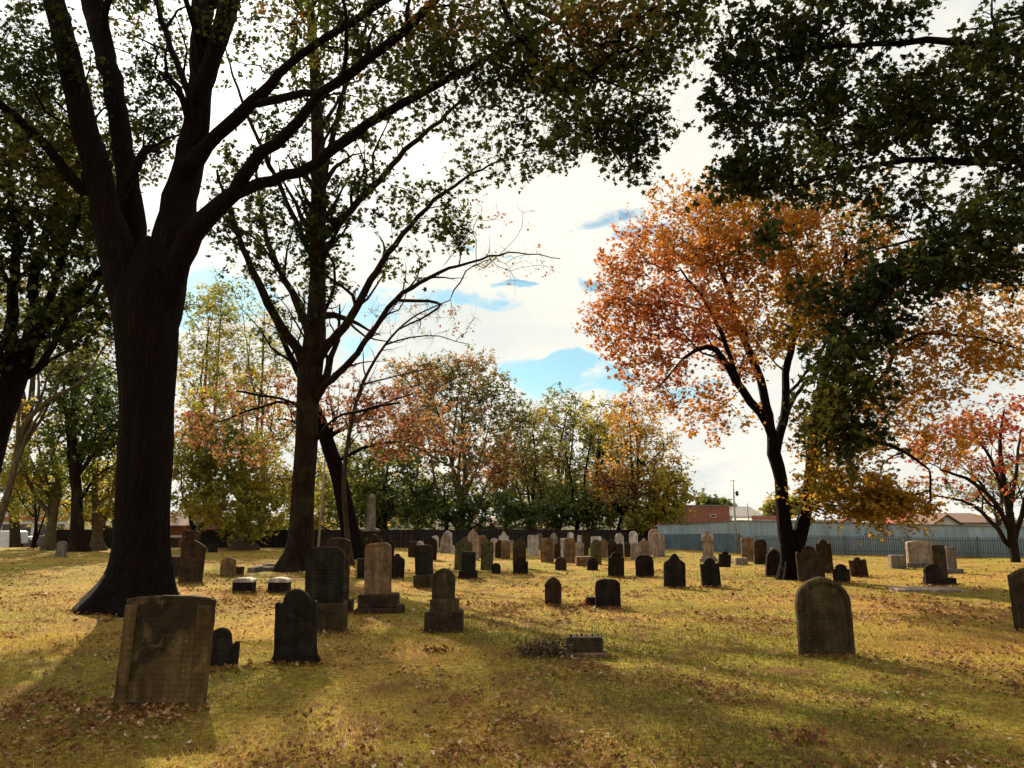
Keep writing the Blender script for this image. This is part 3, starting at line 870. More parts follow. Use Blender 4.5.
def tree(name, label, base, trunk, limbs, blobs, bark, leaf, group=None, size=.11, nl=14, sig=.25, kind='maple', twigs=4,
         rtip=.004, attach_min=1.5, tone=(.0, 1.0), tone_scale=.5, flare=None, sides=10, cover=None, wob=.03, bare=0.0, cat='tree', up=.3, step=.3, side=.9, lmax=3.8, tfn=None, rs=1.0):
    """base: (px,py,Y) ground point. trunk/limbs: lists of (px,py,Y,half width px). blobs: (px,py,Y,rx,ry,rdepth,n)."""
    def conv(L):
        o = []
        for a in L:
            p = W(a[0], a[1], a[2]); o.append((*p, a[3] * a[2] / F))
        return np.array(o)
    bx, by = W(base[0], base[1], base[2])[:2]
    root = empty(name, (bx, by, float(hgt(bx, by))))
    tag(root, label, cat, group)
    org = np.array(root.location)
    tm = MB()
    tk = smooth_path(conv(trunk), step * .6)
    fl = None
    zrel = np.maximum(tk[:, 2] - org[2], 0)
    if flare:
        tk[:, 3] += flare[0] * np.exp(-zrel / flare[1])
        fl = .03 + .10 * np.exp(-zrel / (flare[1] * .9))
    tm.tube(tk[:, :3] - org, tk[:, 3], max(sides, 10) if not flare else 40, wob=wob, flare=fl)
    nodes = [tk[tk[:, 2] - org[2] > attach_min]]
    LL = []
    for L in limbs:
        l = smooth_path(conv(L), step); l[:, 3] *= rs
        jj = rng.normal(0, .022, l[:, :3].shape) * min(1, step * 3); jj[0] = 0; l[:, :3] += jj
        tm.tube(l[:, :3] - org, l[:, 3], sides if l[0, 3] > .05 else 6, wob=wob)
        nodes.append(l[1:]); LL.append(l)
    bm_ = MB()
    def sprout(l, lev):
        seg = np.linalg.norm(np.diff(l[:, :3], axis=0), axis=1)
        k = rng.poisson(seg.sum() * side * (1 if lev == 0 else 1.3))
        for _ in range(k):
            i = int(rng.uniform(.18, .97) * (len(l) - 1))
            r0 = l[i, 3] * rng.uniform(.3, .55)
            if r0 < .006 or l[i, 2] - org[2] < attach_min: continue
            tn_ = l[min(i + 1, len(l) - 1), :3] - l[max(i - 1, 0), :3]; tn_ /= np.linalg.norm(tn_) + 1e-9
            pp = rng.normal(0, 1, 3); pp -= tn_ * pp.dot(tn_); pp /= np.linalg.norm(pp)
            d = tn_ * .75 + pp * .8 + np.array([0, 0, .25]); d /= np.linalg.norm(d)
            L_ = np.clip(60 * r0, .5, lmax) * rng.uniform(.6, 1.2)
            q = l[i, :3].copy(); pts = [(*q, r0)]
            ns = 7
            for j in range(1, ns):
                q = q + d * L_ / ns
                d = d + rng.normal(0, .24, 3) + np.array([0, 0, .05]); d /= np.linalg.norm(d)
                pts.append((*q, max(.003, r0 * (1 - .88 * j / (ns - 1)))))
            pts = np.array(pts)
            bm_.tube(pts[:, :3] - org, pts[:, 3], 6 if r0 > .03 else 4, cap=False)
            nodes.append(pts[1:])
            if lev < 1: sprout(pts, lev + 1)
    if side:
        sprout(tk, 0)
        for l in LL: sprout(l, 0)
    tm.build('trunk', bark, root, smooth=True)
    nd = np.concatenate([n for n in nodes if len(n)])
    # ---- clusters
    C = []
    for (px, py, Y, rx, ry, rd, n) in blobs:
        c = W(px, py, Y)
        u = rng.normal(0, 1, (n, 3)); u /= np.linalg.norm(u, axis=1)[:, None]
        u *= rng.uniform(.15, 1, (n, 1)) ** .45
        sc = np.array([rx * Y / F, rd, ry * Y / F])
        C.append(c + u * sc)
    C = np.concatenate(C)
    C = C[C[:, 2] > float(hgt(bx, by)) + .5]
    n0 = len(nd); nc = len(C); m = 4
    P = np.zeros((n0 + nc * m, 3)); RR = np.zeros(n0 + nc * m); PL = np.zeros(n0 + nc * m)
    par = -np.ones(n0 + nc * m, int)
    P[:n0] = nd[:, :3]; RR[:n0] = nd[:, 3]
    dmin = np.array([np.min(((P[:n0] - c) ** 2).sum(1)) for c in C])
    order = np.argsort(dmin)
    cnt = n0
    paths = []
    for ci in order:
        c = C[ci]
        d = np.sqrt(((P[:cnt] - c) ** 2).sum(1))
        cost = d + .35 * PL[:cnt] + .25 * np.maximum(P[:cnt, 2] - c[2], 0)
        k = int(np.argmin(cost))
        a = P[k]; L = d[k]
        bend = rng.normal(0, .10, 3) * L; bend[2] += .06 * L
        idx = [k]
        for q in range(1, m + 1):
            t = q / m
            p = a + (c - a) * t + bend * math.sin(math.pi * t) + (rng.normal(0, .02, 3) * L if q < m else 0)
            P[cnt] = p; PL[cnt] = PL[k] + L * t; par[cnt] = idx[-1]
            idx.append(cnt); cnt += 1
        paths.append(idx)
    ct = np.zeros(cnt)
    for idx in paths: ct[idx[-1]] += 1
    for i in range(cnt - 1, n0 - 1, -1): ct[par[i]] += ct[i]
    paths = np.array(paths)
    rad = rtip * np.maximum(ct, 1) ** .48
    PR = rad[paths]
    PR[:, 0] = np.where(paths[:, 0] < n0, np.minimum(RR[np.minimum(paths[:, 0], len(RR) - 1)] * .8, PR[:, 1] * 1.25), PR[:, 1] * 1.1)
    PR[:, -1] = np.minimum(PR[:, -1], PR[:, -2])
    bm_.tubes(P[paths] - org, PR, 5)
    # ---- twigs and leaves
    lm = MB()
    CC = C[order]
    tn = np.array([noise.noise(Vector(c * tone_scale)) for c in CC]) * 1.6
    tn += np.array([noise.noise(Vector(c * tone_scale * 3 + np.array([9, 9, 9]))) for c in CC]) * .5
    tcl = np.clip(tone[0] + (tone[1] - tone[0]) * (.5 + tn * .5), 0, 1)
    if tfn: tcl = np.clip(tcl * .45 + np.array([tfn(c) for c in CC]), 0, 1)
    keep = rng.uniform(0, 1, nc) >= bare
    if twigs:
        E = CC[:, None] + rng.normal(0, 1, (nc, twigs, 3)) * sig * 1.0
        st = np.repeat(CC, twigs, 0); en = E.reshape(-1, 3)
        midp = (st + en) / 2 + rng.normal(0, .05, st.shape) * sig
        bm_.tubes(np.stack([st, midp, en], 1) - org, np.tile(np.array([[rtip * .8, rtip * .6, rtip * .3]]), (len(st), 1)), 3)
        ti = np.repeat(np.arange(nc) * twigs, nl) + rng.integers(0, twigs, nc * nl)
        u = rng.uniform(.05, 1.1, nc * nl) ** .6
        LP = st[ti] + (en[ti] - st[ti]) * u[:, None] + rng.normal(0, sig * .22, (nc * nl, 3))
    else:
        LP = np.repeat(CC, nl, 0) + rng.normal(0, sig, (nc * nl, 3))
    tv = np.clip(np.repeat(tcl, nl) + rng.normal(0, .12, nc * nl), 0, 1)
    kp = np.repeat(keep, nl)
    add_leaves(lm, LP[kp] - org, size, kind, up, tv[kp])
    bm_.build('branches', bark, root, smooth=True)
    lm.build('crown', leaf, root, attr='leaf_tone')
    return root


# ---- the big oak at left
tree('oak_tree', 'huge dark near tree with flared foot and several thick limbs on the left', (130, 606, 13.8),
     [(134, 625, 13.8, 24), (134, 606, 13.8, 24), (140, 575, 13.8, 24), (142.5, 540, 13.8, 24), (143.5, 500, 13.8, 24.5), (145.5, 450, 13.8, 25.5), (147, 406, 13.8, 25), (147.5, 350, 13.8, 28.5), (147, 318, 13.8, 31), (147, 295, 13.8, 31), (147.5, 275, 13.8, 27), (148, 255, 13.8, 18), (148, 240, 13.8, 7), (148, 236, 13.8, 2)],
     [
         [(137, 345, 13.8, 18), (129, 300, 13.7, 20), (118, 255, 13.6, 20), (104, 200, 13.5, 16), (91, 150, 13.3, 15), (78, 100, 13.1, 14), (67, 50, 13.0, 13), (55, 0, 12.9, 12), (38, -70, 12.6, 10), (5, -170, 12.2, 7), (-40, -260, 12, 3)],
         [(142, 335, 13.9, 20), (138, 295, 14.1, 19), (134, 250, 14.2, 16), (130, 200, 14.2, 13), (124, 150, 14.3, 11.5), (114, 90, 14.4, 11.5), (103, 45, 14.5, 12), (91, 0, 14.6, 13), (72, -70, 14.8, 9), (60, -170, 15, 6), (40, -260, 15.3, 2)],
         [(154, 345, 13.8, 20), (161, 300, 13.8, 24), (171, 250, 13.9, 23), (180, 200, 13.9, 19), (191, 150, 14.0, 15.5), (198, 100, 14.0, 14), (201, 50, 14.1, 12), (201, 0, 14.2, 11), (200, -80, 14.3, 9), (215, -190, 14.4, 6), (210, -270, 14.4, 2)],
         [(198, 105, 13.9, 12), (210, 65, 13.8, 10), (222, 30, 13.7, 11), (230, 0, 13.6, 12), (245, -60, 13.4, 9), (275, -150, 13.2, 6), (290, -230, 13, 2)],
         [(164, 310, 13.7, 12), (178, 262, 13.5, 14), (192, 235, 13.3, 13), (212, 213, 13.1, 11), (235, 193, 12.8, 9), (251, 163, 12.5, 7.5), (288, 132, 12.1, 6.5), (320, 95, 11.8, 5.5), (342, 78, 11.6, 6), (395, 38, 11.2, 5.5), (440, -4, 10.8, 5), (500, -60, 10.3, 4), (560, -120, 9.8, 2)],
         [(236, 194, 12.8, 7), (272, 179, 12.6, 6.5), (309, 168, 12.4, 6), (342, 142, 12.2, 6), (400, 106, 11.9, 5), (455, 75, 11.6, 4.2), (510, 46, 11.3, 3), (570, 10, 11, 2.5), (640, -30, 10.8, 1.5)],
         [(187, 170, 13.6, 13), (207, 147, 13.2, 8), (230, 124, 12.9, 8), (253, 103, 12.6, 7.5), (290, 64, 12.2, 5), (341, 28, 11.9, 4.5), (400, -6, 11.6, 4), (480, -50, 11.3, 3), (540, -100, 11, 1.5)],
         [(253, 104, 12.6, 5), (275, 100, 12.3, 5), (305, 95, 12, 4.5), (325, 90, 11.8, 4)],
         [(96, 190, 13.5, 9), (83, 189, 13.4, 7), (60, 162, 13.0, 6), (35, 135, 12.6, 5.5), (10, 112, 12.2, 5), (-35, 75, 11.8, 3.5), (-90, 40, 11.5, 2)],
         [(232, 0, 13.6, 6), (300, -90, 12.6, 5), (400, -105, 11.6, 4), (480, -40, 10.9, 3.4), (518, 37, 10.6, 2.8), (542, 67, 10.5, 2.4), (569, 97, 10.4, 1.8), (600, 130, 10.3, 1.3), (622, 165, 10.2, .7)],
         [(480, -40, 10.9, 3), (530, 5, 10.6, 3), (562, 27, 10.5, 2.6), (576, 67, 10.4, 1.6), (625, 90, 10.2, 1.2), (670, 110, 10.0, .6)],
         [(204, 122, 14, 6), (185, 85, 14.6, 4), (165, 30, 15, 3.5), (150, -20, 15.3, 2.5)],
     ],
     [(20, 40, 12.5, 70, 60, 1.6, 120), (60, 100, 14.5, 60, 50, 1.5, 90), (140, 150, 15.5, 40, 40, 1.2, 50), (150, 40, 15.5, 40, 60, 1.5, 80), (150, 110, 16, 32, 45, 1.2, 70), (20, 150, 13, 45, 40, 1.2, 45),
      (280, 20, 13, 90, 40, 1.6, 90), (380, 20, 12, 70, 50, 1.5, 90), (470, 50, 11.3, 70, 60, 1.3, 130), (560, 50, 10.8, 75, 55, 1.2, 150), (640, 40, 10.5, 65, 55, 1.1, 120), (545, 120, 10.6, 60, 30, .9, 45),
      (625, 120, 10.2, 50, 30, .8, 55), (635, 155, 10.2, 22, 20, .5, 16), (690, 15, 10.2, 25, 30, .6, 20), (575, 140, 10.3, 30, 20, .5, 12), (430, 100, 11.8, 60, 35, 1, 30),
      (250, -120, 13.5, 330, 110, 3.5, 90), (60, -150, 13, 180, 90, 3, 45), (560, -60, 10.8, 150, 50, 2, 50)],
     BARK['dark'], LEAF['oak'], size=.086, nl=20, sig=.24, flare=(.56, .40), sides=14, wob=.02, side=.5, rs=.92, rtip=.0042, attach_min=5.5, step=.25)

# ---- second tall tree
tree('oak_tree', 'second tall tree with three main limbs and sparse dark leaves behind the near stones', (299, 568, 24),
     [(296, 582, 24, 12), (297, 566, 24, 12), (301, 540, 24, 11.5), (303, 500, 24, 11.2), (306, 450, 24, 11), (308, 400, 24, 11), (311, 370, 24, 12), (314, 345, 24, 11), (317, 300, 24, 9), (318, 250, 24.1, 7.5), (319, 200, 24.2, 8), (318, 150, 24.3, 7), (316, 90, 24.4, 6), (312, 30, 24.5, 5), (306, -50, 24.6, 3.5), (300, -130, 24.7, 1.5)],
     [
         [(308, 372, 24, 8), (299, 352, 23.7, 6.5), (280, 325, 23.3, 5.5), (262, 292, 22.9, 5), (247, 258, 22.6, 4), (232, 215, 22.2, 3), (215, 170, 22, 1.5)],
         [(312, 345, 24.4, 6), (302, 310, 24.8, 4.5), (288, 285, 25.2, 4), (272, 255, 25.6, 3.5), (262, 215, 26, 2.5), (255, 160, 26.3, 1.5)],
         [(316, 362, 23.8, 7), (328, 345, 23.5, 6), (350, 318, 23, 5), (366, 290, 22.6, 4.5), (382, 262, 22.3, 4), (410, 225, 21.9, 3), (445, 192, 21.6, 2.2), (490, 165, 21.3, 1.2), (530, 150, 21, .6)],
         [(313, 405, 24, 5), (325, 385, 23.6, 4.5), (345, 368, 23.1, 4), (370, 335, 22.6, 3.4), (395, 300, 22.1, 3), (430, 278, 21.7, 2.4), (470, 262, 21.3, 1.6), (510, 253, 21, 1), (560, 258, 20.7, .5)],
         [(320, 240, 24.1, 5.5), (345, 215, 23.8, 4.5), (372, 188, 23.4, 4), (405, 150, 23, 3.3), (440, 120, 22.6, 2.5), (480, 85, 22.2, 1.5)],
         [(319, 200, 24.2, 5), (330, 150, 24.6, 4), (345, 90, 25, 3), (365, 30, 25.3, 2), (380, -40, 25.6, 1)],
         [(318, 270, 24.2, 4), (295, 220, 24.6, 3.2), (270, 165, 25, 2.6), (245, 110, 25.4, 2), (225, 50, 25.8, 1)],
         [(312, 420, 24, 2.4), (290, 402, 23.2, 1.4), (262, 395, 22.6, 1.8), (235, 392, 22.2, 1)],
         [(316, 440, 24, 2.4), (335, 418, 23.4, 1.5), (365, 410, 23, 2), (400, 402, 22.6, 1.2)],
         [(395, 300, 22.1, 2.2), (440, 305, 21.7, 1.6), (400, 330, 22.6, 1), ],
     ],
     [(318, 230, 24.1, 20, 80, .8, 60), (250, 240, 23.5, 40, 60, 2, 60), (250, 200, 24, 45, 70, 2, 70), (290, 110, 24.5, 70, 60, 2.2, 100), (340, 60, 24.5, 80, 60, 2.2, 60), (385, 110, 23, 60, 45, 1.8, 50), (320, 250, 24, 38, 90, 1.6, 60), (430, 205, 21.8, 60, 22, 1.5, 30), (452, 232, 21.5, 22, 18, .8, 26), (480, 160, 21.5, 50, 30, 1.2, 26),
      (380, 200, 22.8, 50, 30, 1.5, 24), (275, 320, 23.5, 30, 25, 1.2, 12), (345, 170, 24, 30, 50, 1.5, 26), (300, -40, 24.5, 110, 70, 3, 60), (545, 165, 21, 30, 20, .8, 6), (400, 260, 22.4, 40, 25, 1, 10)],
     BARK['mid'], LEAF['oak'], size=.14, nl=17, sig=.24, flare=(.36, .4), sides=10, wob=.025, rs=.85, rtip=.006, attach_min=4.5, tone=(0, .8), bare=.06)

# bare twiggy sprays of the same tree: a slim neighbour with pinkish bare twigs
tree('bare_tree', 'slender half bare tree with fine reddish twigs reaching over the gap in the crowns', (352, 562, 27),
     [(352, 566, 27, 3), (347, 530, 27, 2.6), (344, 480, 27, 2.3), (350, 430, 27, 2), (362, 385, 26.6, 1.7), (385, 345, 26, 1.3), (412, 318, 25.4, .9), (450, 300, 25, .5)],
     [[(385, 345, 26, 1), (425, 335, 25.4, .7), (470, 345, 25, .4)], [(362, 385, 26.6, 1), (400, 375, 26, .7), (440, 368, 25.5, .4)]],
     [(420, 320, 25.4, 60, 25, 1.2, 40), (510, 265, 25, 50, 22, 1, 24), (400, 395, 26, 45, 22, 1.2, 26), (500, 215, 25, 40, 18, .8, 12)],
     BARK['far'], LEAF['rust'], size=.10, nl=5, sig=.28, twigs=4, rtip=.005, attach_min=2.5, bare=.3, step=.5)

# ---- leaning third trunk with rusty leaves
tree('leaning_tree', 'dark leaning trunk with rusty leaves behind the tall dark rounded headstone', (352, 556, 31),
     [(356, 566, 31, 9), (352, 545, 31, 9), (346, 510, 31, 8), (338, 475, 31, 7.5), (328, 445, 31, 7), (321, 425, 31, 6.5), (312, 400, 30.6, 5), (300, 375, 30.2, 4), (285, 345, 30, 2.5), (270, 310, 30, 1.2)],
     [
         [(325, 440, 31, 3), (350, 424, 30.4, 2), (380, 405, 30, 1.4), (420, 392, 29.6, .6)],
         [(316, 412, 30.8, 2.4), (285, 402, 30.2, 1.6), (245, 412, 29.8, 1), (210, 425, 29.4, .5)],
         [(335, 462, 31, 2.4), (370, 446, 30.4, 1.4), (410, 440, 30, .6)],
     ],
     [(265, 400, 30, 60, 28, 1.6, 40), (240, 440, 29.6, 50, 22, 1.4, 26), (395, 410, 29.8, 60, 26, 1.6, 70), (350, 400, 30, 35, 35, 1.4, 30), (425, 440, 29.6, 45, 18, 1.2, 40), (385, 445, 30, 45, 16, 1.2, 24), (190, 425, 29, 25, 18, 1, 16)],
     BARK['dark'], LEAF['rust'], size=.13, nl=20, sig=.30, flare=(.25, .35), rtip=.007, attach_min=2.5, tone=(.0, .8))

# ---- left edge tree
tree('oak_tree', 'dark tree at the left edge, its trunk leaning into the picture behind the huge one', (-48, 590, 16),
     [(-52, 612, 16, 15), (-46, 590, 16, 15), (-34, 540, 16, 14), (-18, 480, 16, 13.5), (-4, 430, 16, 13), (8, 395, 16, 13), (20, 365, 16, 11)],
     [
         [(16, 375, 16, 10), (30, 345, 16, 8), (50, 318, 16, 6.5), (75, 290, 15.8, 5), (100, 272, 15.6, 4), (135, 245, 15.4, 2)],
         [(12, 380, 16, 7), (12, 330, 16.2, 6), (13, 290, 16.4, 5), (17, 240, 16.6, 4), (10, 190, 16.8, 3), (15, 130, 17, 2)],
         [(26, 352, 16, 7), (34, 310, 16.3, 5.5), (33, 286, 16.4, 5), (42, 245, 16.6, 4), (60, 190, 16.8, 3), (72, 130, 17, 1.8)],
         [(40, 330, 15.9, 5), (52, 290, 15.6, 4), (62, 255, 15.4, 3.4), (78, 215, 15.2, 2.5), (84, 170, 15, 1.5)],
         [(-4, 430, 16, 7), (-20, 380, 15.6, 6), (-45, 310, 15.2, 4), (-70, 240, 15, 2.5)],
     ],
     [(30, 190, 16.5, 60, 55, 1.8, 140), (90, 320, 16, 40, 40, 1.5, 50), (0, 260, 16, 40, 50, 1.6, 60), (80, 240, 15.6, 45, 40, 1.3, 60), (95, 180, 15.6, 30, 40, 1.2, 40), (-60, 200, 15.4, 60, 80, 2, 60), (20, 120, 17, 60, 40, 1.8, 50), (100, 300, 15.6, 30, 20, 1, 14), (5, 340, 15.5, 25, 30, .8, 12)],
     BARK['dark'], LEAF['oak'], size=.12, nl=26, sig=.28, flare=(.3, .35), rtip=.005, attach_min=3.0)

# ---- overhanging maple, top right (its trunk stands right of the frame)
tree('maple_tree', 'dense dark green maple overhanging the top right corner', (1300, 640, 9.5),
     [(1300, 700, 9.5, 28), (1298, 640, 9.5, 28), (1292, 540, 9.5, 25), (1285, 420, 9.5, 24), (1275, 300, 9.5, 23), (1265, 200, 9.5, 20), (1262, 80, 9.6, 15), (1255, -60, 9.8, 9), (1250, -180, 10, 4)],
     [
         [(1270, 290, 9.5, 14), (1200, 215, 9.3, 10), (1110, 175, 9.1, 7), (1024, 160, 9, 5), (960, 163, 9, 4), (924, 158, 9, 3.2), (860, 168, 9, 2.2), (800, 185, 9, 1.4), (755, 190, 9, .8)],
         [(1266, 220, 9.5, 12), (1180, 130, 9.2, 9), (1090, 75, 9, 7), (1000, 45, 8.9, 5), (925, 43, 8.9, 3.6), (855, 45, 8.9, 2.6), (790, 55, 8.9, 1.6), (735, 75, 8.9, .8)],
         [(1275, 330, 9.5, 12), (1180, 270, 9.1, 8), (1080, 225, 8.8, 6), (990, 225, 8.7, 5), (931, 256, 8.6, 4), (884, 292, 8.6, 3.2), (855, 345, 8.6, 2.4), (835, 395, 8.6, 1.6), (822, 450, 8.6, .8)],
         [(1264, 120, 9.6, 11), (1170, -10, 9.2, 8), (1060, -90, 8.8, 5), (950, -120, 8.6, 3), (850, -110, 8.5, 1.5)],
         [(1000, 45, 8.9, 3), (950, 80, 9.1, 2), (890, 82, 9.2, 1.5), (840, 110, 9.3, 1)],
     ],
     [(770, 40, 9, 62, 38, .7, 80), (745, 100, 9, 42, 48, .6, 60), (850, 20, 8.9, 75, 40, .9, 85), (850, 110, 9, 90, 55, .9, 140), (950, 110, 8.9, 80, 60, 1.1, 130), (1000, 60, 8.8, 60, 45, 1.1, 60), (1010, 190, 8.8, 50, 30, .9, 45),
      (760, 170, 9, 52, 22, .5, 55), (732, 185, 9, 22, 18, .3, 16), (840, 180, 8.9, 60, 25, .6, 40), (890, 205, 8.8, 40, 22, .6, 20), (975, 250, 8.7, 60, 45, .9, 100), (915, 275, 8.6, 50, 30, .7, 55),
      (870, 315, 8.6, 28, 42, .5, 44), (840, 370, 8.6, 30, 38, .5, 50), (828, 415, 8.6, 32, 26, .45, 38), (858, 440, 8.6, 30, 14, .4, 16), (875, 385, 8.6, 16, 14, .3, 4), (768, 238, 9, 14, 16, .25, 8), (815, 300, 8.7, 20, 12, .3, 8),
      (1130, 130, 9, 100, 150, 1.6, 60), (950, -90, 8.9, 230, 60, 1.8, 60), (1010, 130, 8.3, 40, 50, .5, 40)],
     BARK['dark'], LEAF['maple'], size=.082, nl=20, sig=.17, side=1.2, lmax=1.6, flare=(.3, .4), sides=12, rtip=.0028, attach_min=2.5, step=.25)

# ---- forked orange maple
tree('orange_maple_tree', 'large orange maple with forked dark trunk in front of the blue wall', (793, 577, 20.6),
     [(791, 588, 20.6, 10), (791, 575, 20.6, 10), (791.5, 560, 20.6, 9.5), (791.5, 548, 20.6, 10.5), (792, 538, 20.6, 10), (792, 530, 20.6, 4)],
     [
         [(789.5, 562, 20.6, 7), (787, 540, 20.6, 8), (783.5, 510, 20.6, 6.6), (780, 480, 20.6, 6.4), (776, 455, 20.6, 7), (771, 432, 20.6, 6)],
         [(773, 438, 20.6, 5), (760, 412, 20.3, 4.5), (741, 389, 20, 4), (724, 360, 19.7, 3.4), (706, 347, 19.4, 2.6), (684, 358, 19.1, 1.6), (660, 385, 18.9, .7)],
         [(741, 389, 20, 2.6), (722, 335, 19.8, 2.2), (705, 300, 19.6, 1.6), (680, 270, 19.4, 1)],
         [(772, 436, 20.7, 5), (766, 405, 20.8, 4.6), (760, 380, 20.9, 4.3), (747, 346, 21.1, 3.8), (734, 316, 21.3, 3.2), (724, 276, 21.5, 2.4), (700, 230, 21.8, 1.2)],
         [(776, 450, 20.7, 5), (783, 420, 21, 4.4), (786, 385, 21.3, 4), (790, 350, 21.6, 3.5), (805, 315, 21.9, 2.8), (818, 285, 22.2, 2), (835, 240, 22.5, 1)],
         [(793.5, 562, 20.6, 7), (797.5, 540, 20.6, 7.5), (807, 505, 20.6, 6.2), (811, 475, 20.5, 6), (814, 445, 20.4, 6.4), (818, 410, 20.3, 5), (826, 365, 20.2, 4), (836, 310, 20, 3), (846, 250, 19.8, 1.8)],
         [(816, 425, 20.4, 4), (845, 400, 19.8, 3), (880, 380, 19.3, 2.4), (905, 340, 18.9, 2), (960, 335, 18.5, 1.4), (1030, 350, 18.2, .8)],
         [(815, 440, 20.4, 4), (850, 440, 19.6, 2.8), (890, 445, 19, 2), (930, 470, 18.6, 1)],
         [(783, 420, 21, 3), (800, 390, 22, 2), (840, 350, 23, 1.2)],
         [(734, 320, 21.3, 2), (700, 310, 21.8, 1.4), (655, 300, 22, .8)],
         [(836, 310, 20, 2), (880, 280, 19.4, 1.5), (940, 270, 19, 1), (1000, 290, 18.6, .6)],
     ],
     [(700, 235, 21, 70, 48, 2.2, 135), (640, 280, 20.4, 48, 50, 1.6, 80), (628, 325, 20, 42, 36, 1.3, 52), (685, 310, 20, 50, 38, 1.6, 75), (890, 508, 19.2, 40, 16, 1.2, 40), (845, 488, 19.6, 40, 20, 1.2, 30), (650, 370, 19.6, 46, 18, 1.2, 34), (720, 335, 20.6, 34, 24, 1.2, 24), (750, 240, 21.5, 70, 45, 2.2, 150), (820, 235, 21, 70, 42, 2.2, 150), (770, 310, 21, 60, 50, 2, 160), (840, 310, 20.5, 60, 50, 2, 120), (850, 425, 20, 50, 35, 1.6, 60), (760, 210, 22, 90, 18, 2, 40), (735, 365, 20.2, 28, 16, 1, 12),
      (880, 270, 20, 50, 40, 1.8, 60), (715, 420, 19.6, 40, 14, 1, 14), (690, 400, 19.4, 40, 18, 1, 16), (850, 492, 19.6, 52, 26, 1.5, 80), (885, 505, 19.2, 36, 18, 1.2, 42), (840, 450, 19.8, 45, 22, 1.3, 34), (905, 395, 19, 50, 24, 1.4, 60), (950, 340, 18.7, 60, 22, 1.4, 64), (1000, 365, 18.4, 50, 18, 1.3, 30), (985, 290, 18.8, 60, 34, 1.5, 40), (925, 440, 18.8, 40, 24, 1.2, 14), (1060, 300, 18.4, 60, 70, 2, 40), (700, 195, 22, 60, 16, 1.6, 20)],
     BARK['dark'], LEAF['orange'], size=.102, nl=32, sig=.30, rtip=.0042, attach_min=4.0, flare=(.10, .3), tfn=lambda c: .0 + .38 * float(sstep((c[0] - 3.5) / 5)) + .22 * float(sstep((7 - c[2]) / 5)) + .05, tone=(.0, 1.0), tone_scale=.30, bare=.03)

# ---- red tree at the far right
tree('red_maple_tree', 'small many stemmed tree with red and orange leaves at the right edge', (1016, 563, 28),
     [(1017, 570, 28, 4.5), (1015, 555, 28, 4.2), (1012, 535, 28, 4), (1010, 515, 28, 3.6), (1006, 495, 28, 3), (1002, 470, 28, 2.4), (1000, 440, 28, 1.6), (1004, 410, 28, .8)],
     [
         [(1012, 535, 28, 2.8), (1000, 512, 27.7, 2.4), (985, 492, 27.4, 2), (965, 478, 27, 1.6), (940, 470, 26.6, 1)],
         [(1014, 550, 28, 2.6), (998, 530, 28.3, 2.2), (982, 512, 28.6, 1.8), (960, 500, 29, 1.2), (930, 494, 29.3, .7)],
         [(1013, 545, 28, 3), (1022, 515, 28, 2.4), (1030, 480, 28, 1.8), (1045, 440, 28, 1)],
         [(1006, 495, 28, 2), (990, 460, 27.6, 1.6), (972, 430, 27.3, 1)],
         [(1010, 515, 28, 2.2), (1016, 470, 28.5, 1.6), (1020, 430, 29, 1)],
     ],
     [(950, 440, 27, 44, 22, 1.6, 40), (965, 428, 27, 50, 14, 1.6, 54), (995, 405, 28, 40, 10, 1.6, 20), (935, 450, 27, 34, 10, 1.3, 26), (970, 464, 27, 46, 7, 1.4, 26), (1012, 436, 28.4, 40, 10, 1.6, 18), (935, 485, 27.6, 30, 7, 1.2, 10), (1040, 450, 28, 40, 50, 2, 30), (985, 492, 28, 40, 14, 1.5, 6)],
     BARK['mid'], LEAF['red'], size=.13, nl=12, sig=.26, rtip=.005, attach_min=1.8, tone_scale=.6, sides=8, step=.4, side=1.6, lmax=2.6)


# ---- background trees
def bgtree(label, base, h_top, tw, blobs, bark='far', leaf='olive', side=.25, lean=0, nlimb=5, name='background_tree', group='trees along the fence', size=.20, nl=34, sig=.46, bare=0.0, rtip=.012, tone=(0, 1), spread=1.0, flare=(.15, .3), forks=None, trunk=None, twigs=3, ts=.4):
    px, py, Y = base
    if trunk is None:
        H = py - h_top
        trunk = [(px, py + 6, Y, tw)]
        for t in (0, .12, .3, .5, .72, 1):
            trunk.append((px + lean * t + rng.normal(0, 3.5) * (t > .2), py - H * .88 * t, Y + rng.normal(0, .4) * (t > .2), max(.3, tw * (1 - t) ** .8)))
    limbs = []
    for i in range(nlimb):
        t = rng.uniform(.25, .8)
        n = len(trunk) - 1
        k = min(int(t * n), n - 1); f = t * n - k
        p = np.array(trunk[k]) * (1 - f) + np.array(trunk[k + 1]) * f
        b = blobs[i % len(blobs)]
        q = np.array([b[0] + rng.uniform(-.6, .6) * b[3], b[1] + rng.uniform(-.6, .4) * b[4], b[2] + rng.uniform(-1, 1) * b[5] * .6])
        m1 = (p[:3] * .55 + q * .45); m1[1] += 5; m1[0] += rng.normal(0, 4)
        limbs.append([(*p[:3], p[3] * .65), (*m1, p[3] * .45), (*q, max(.25, p[3] * .12))])
    return tree(name, label, base, trunk, limbs, blobs, BARK[bark], LEAF[leaf], group, size, nl, sig, 'rhomb', twigs, rtip, 1.2, tone, ts, flare, 8, bare=bare, step=.6, side=side)


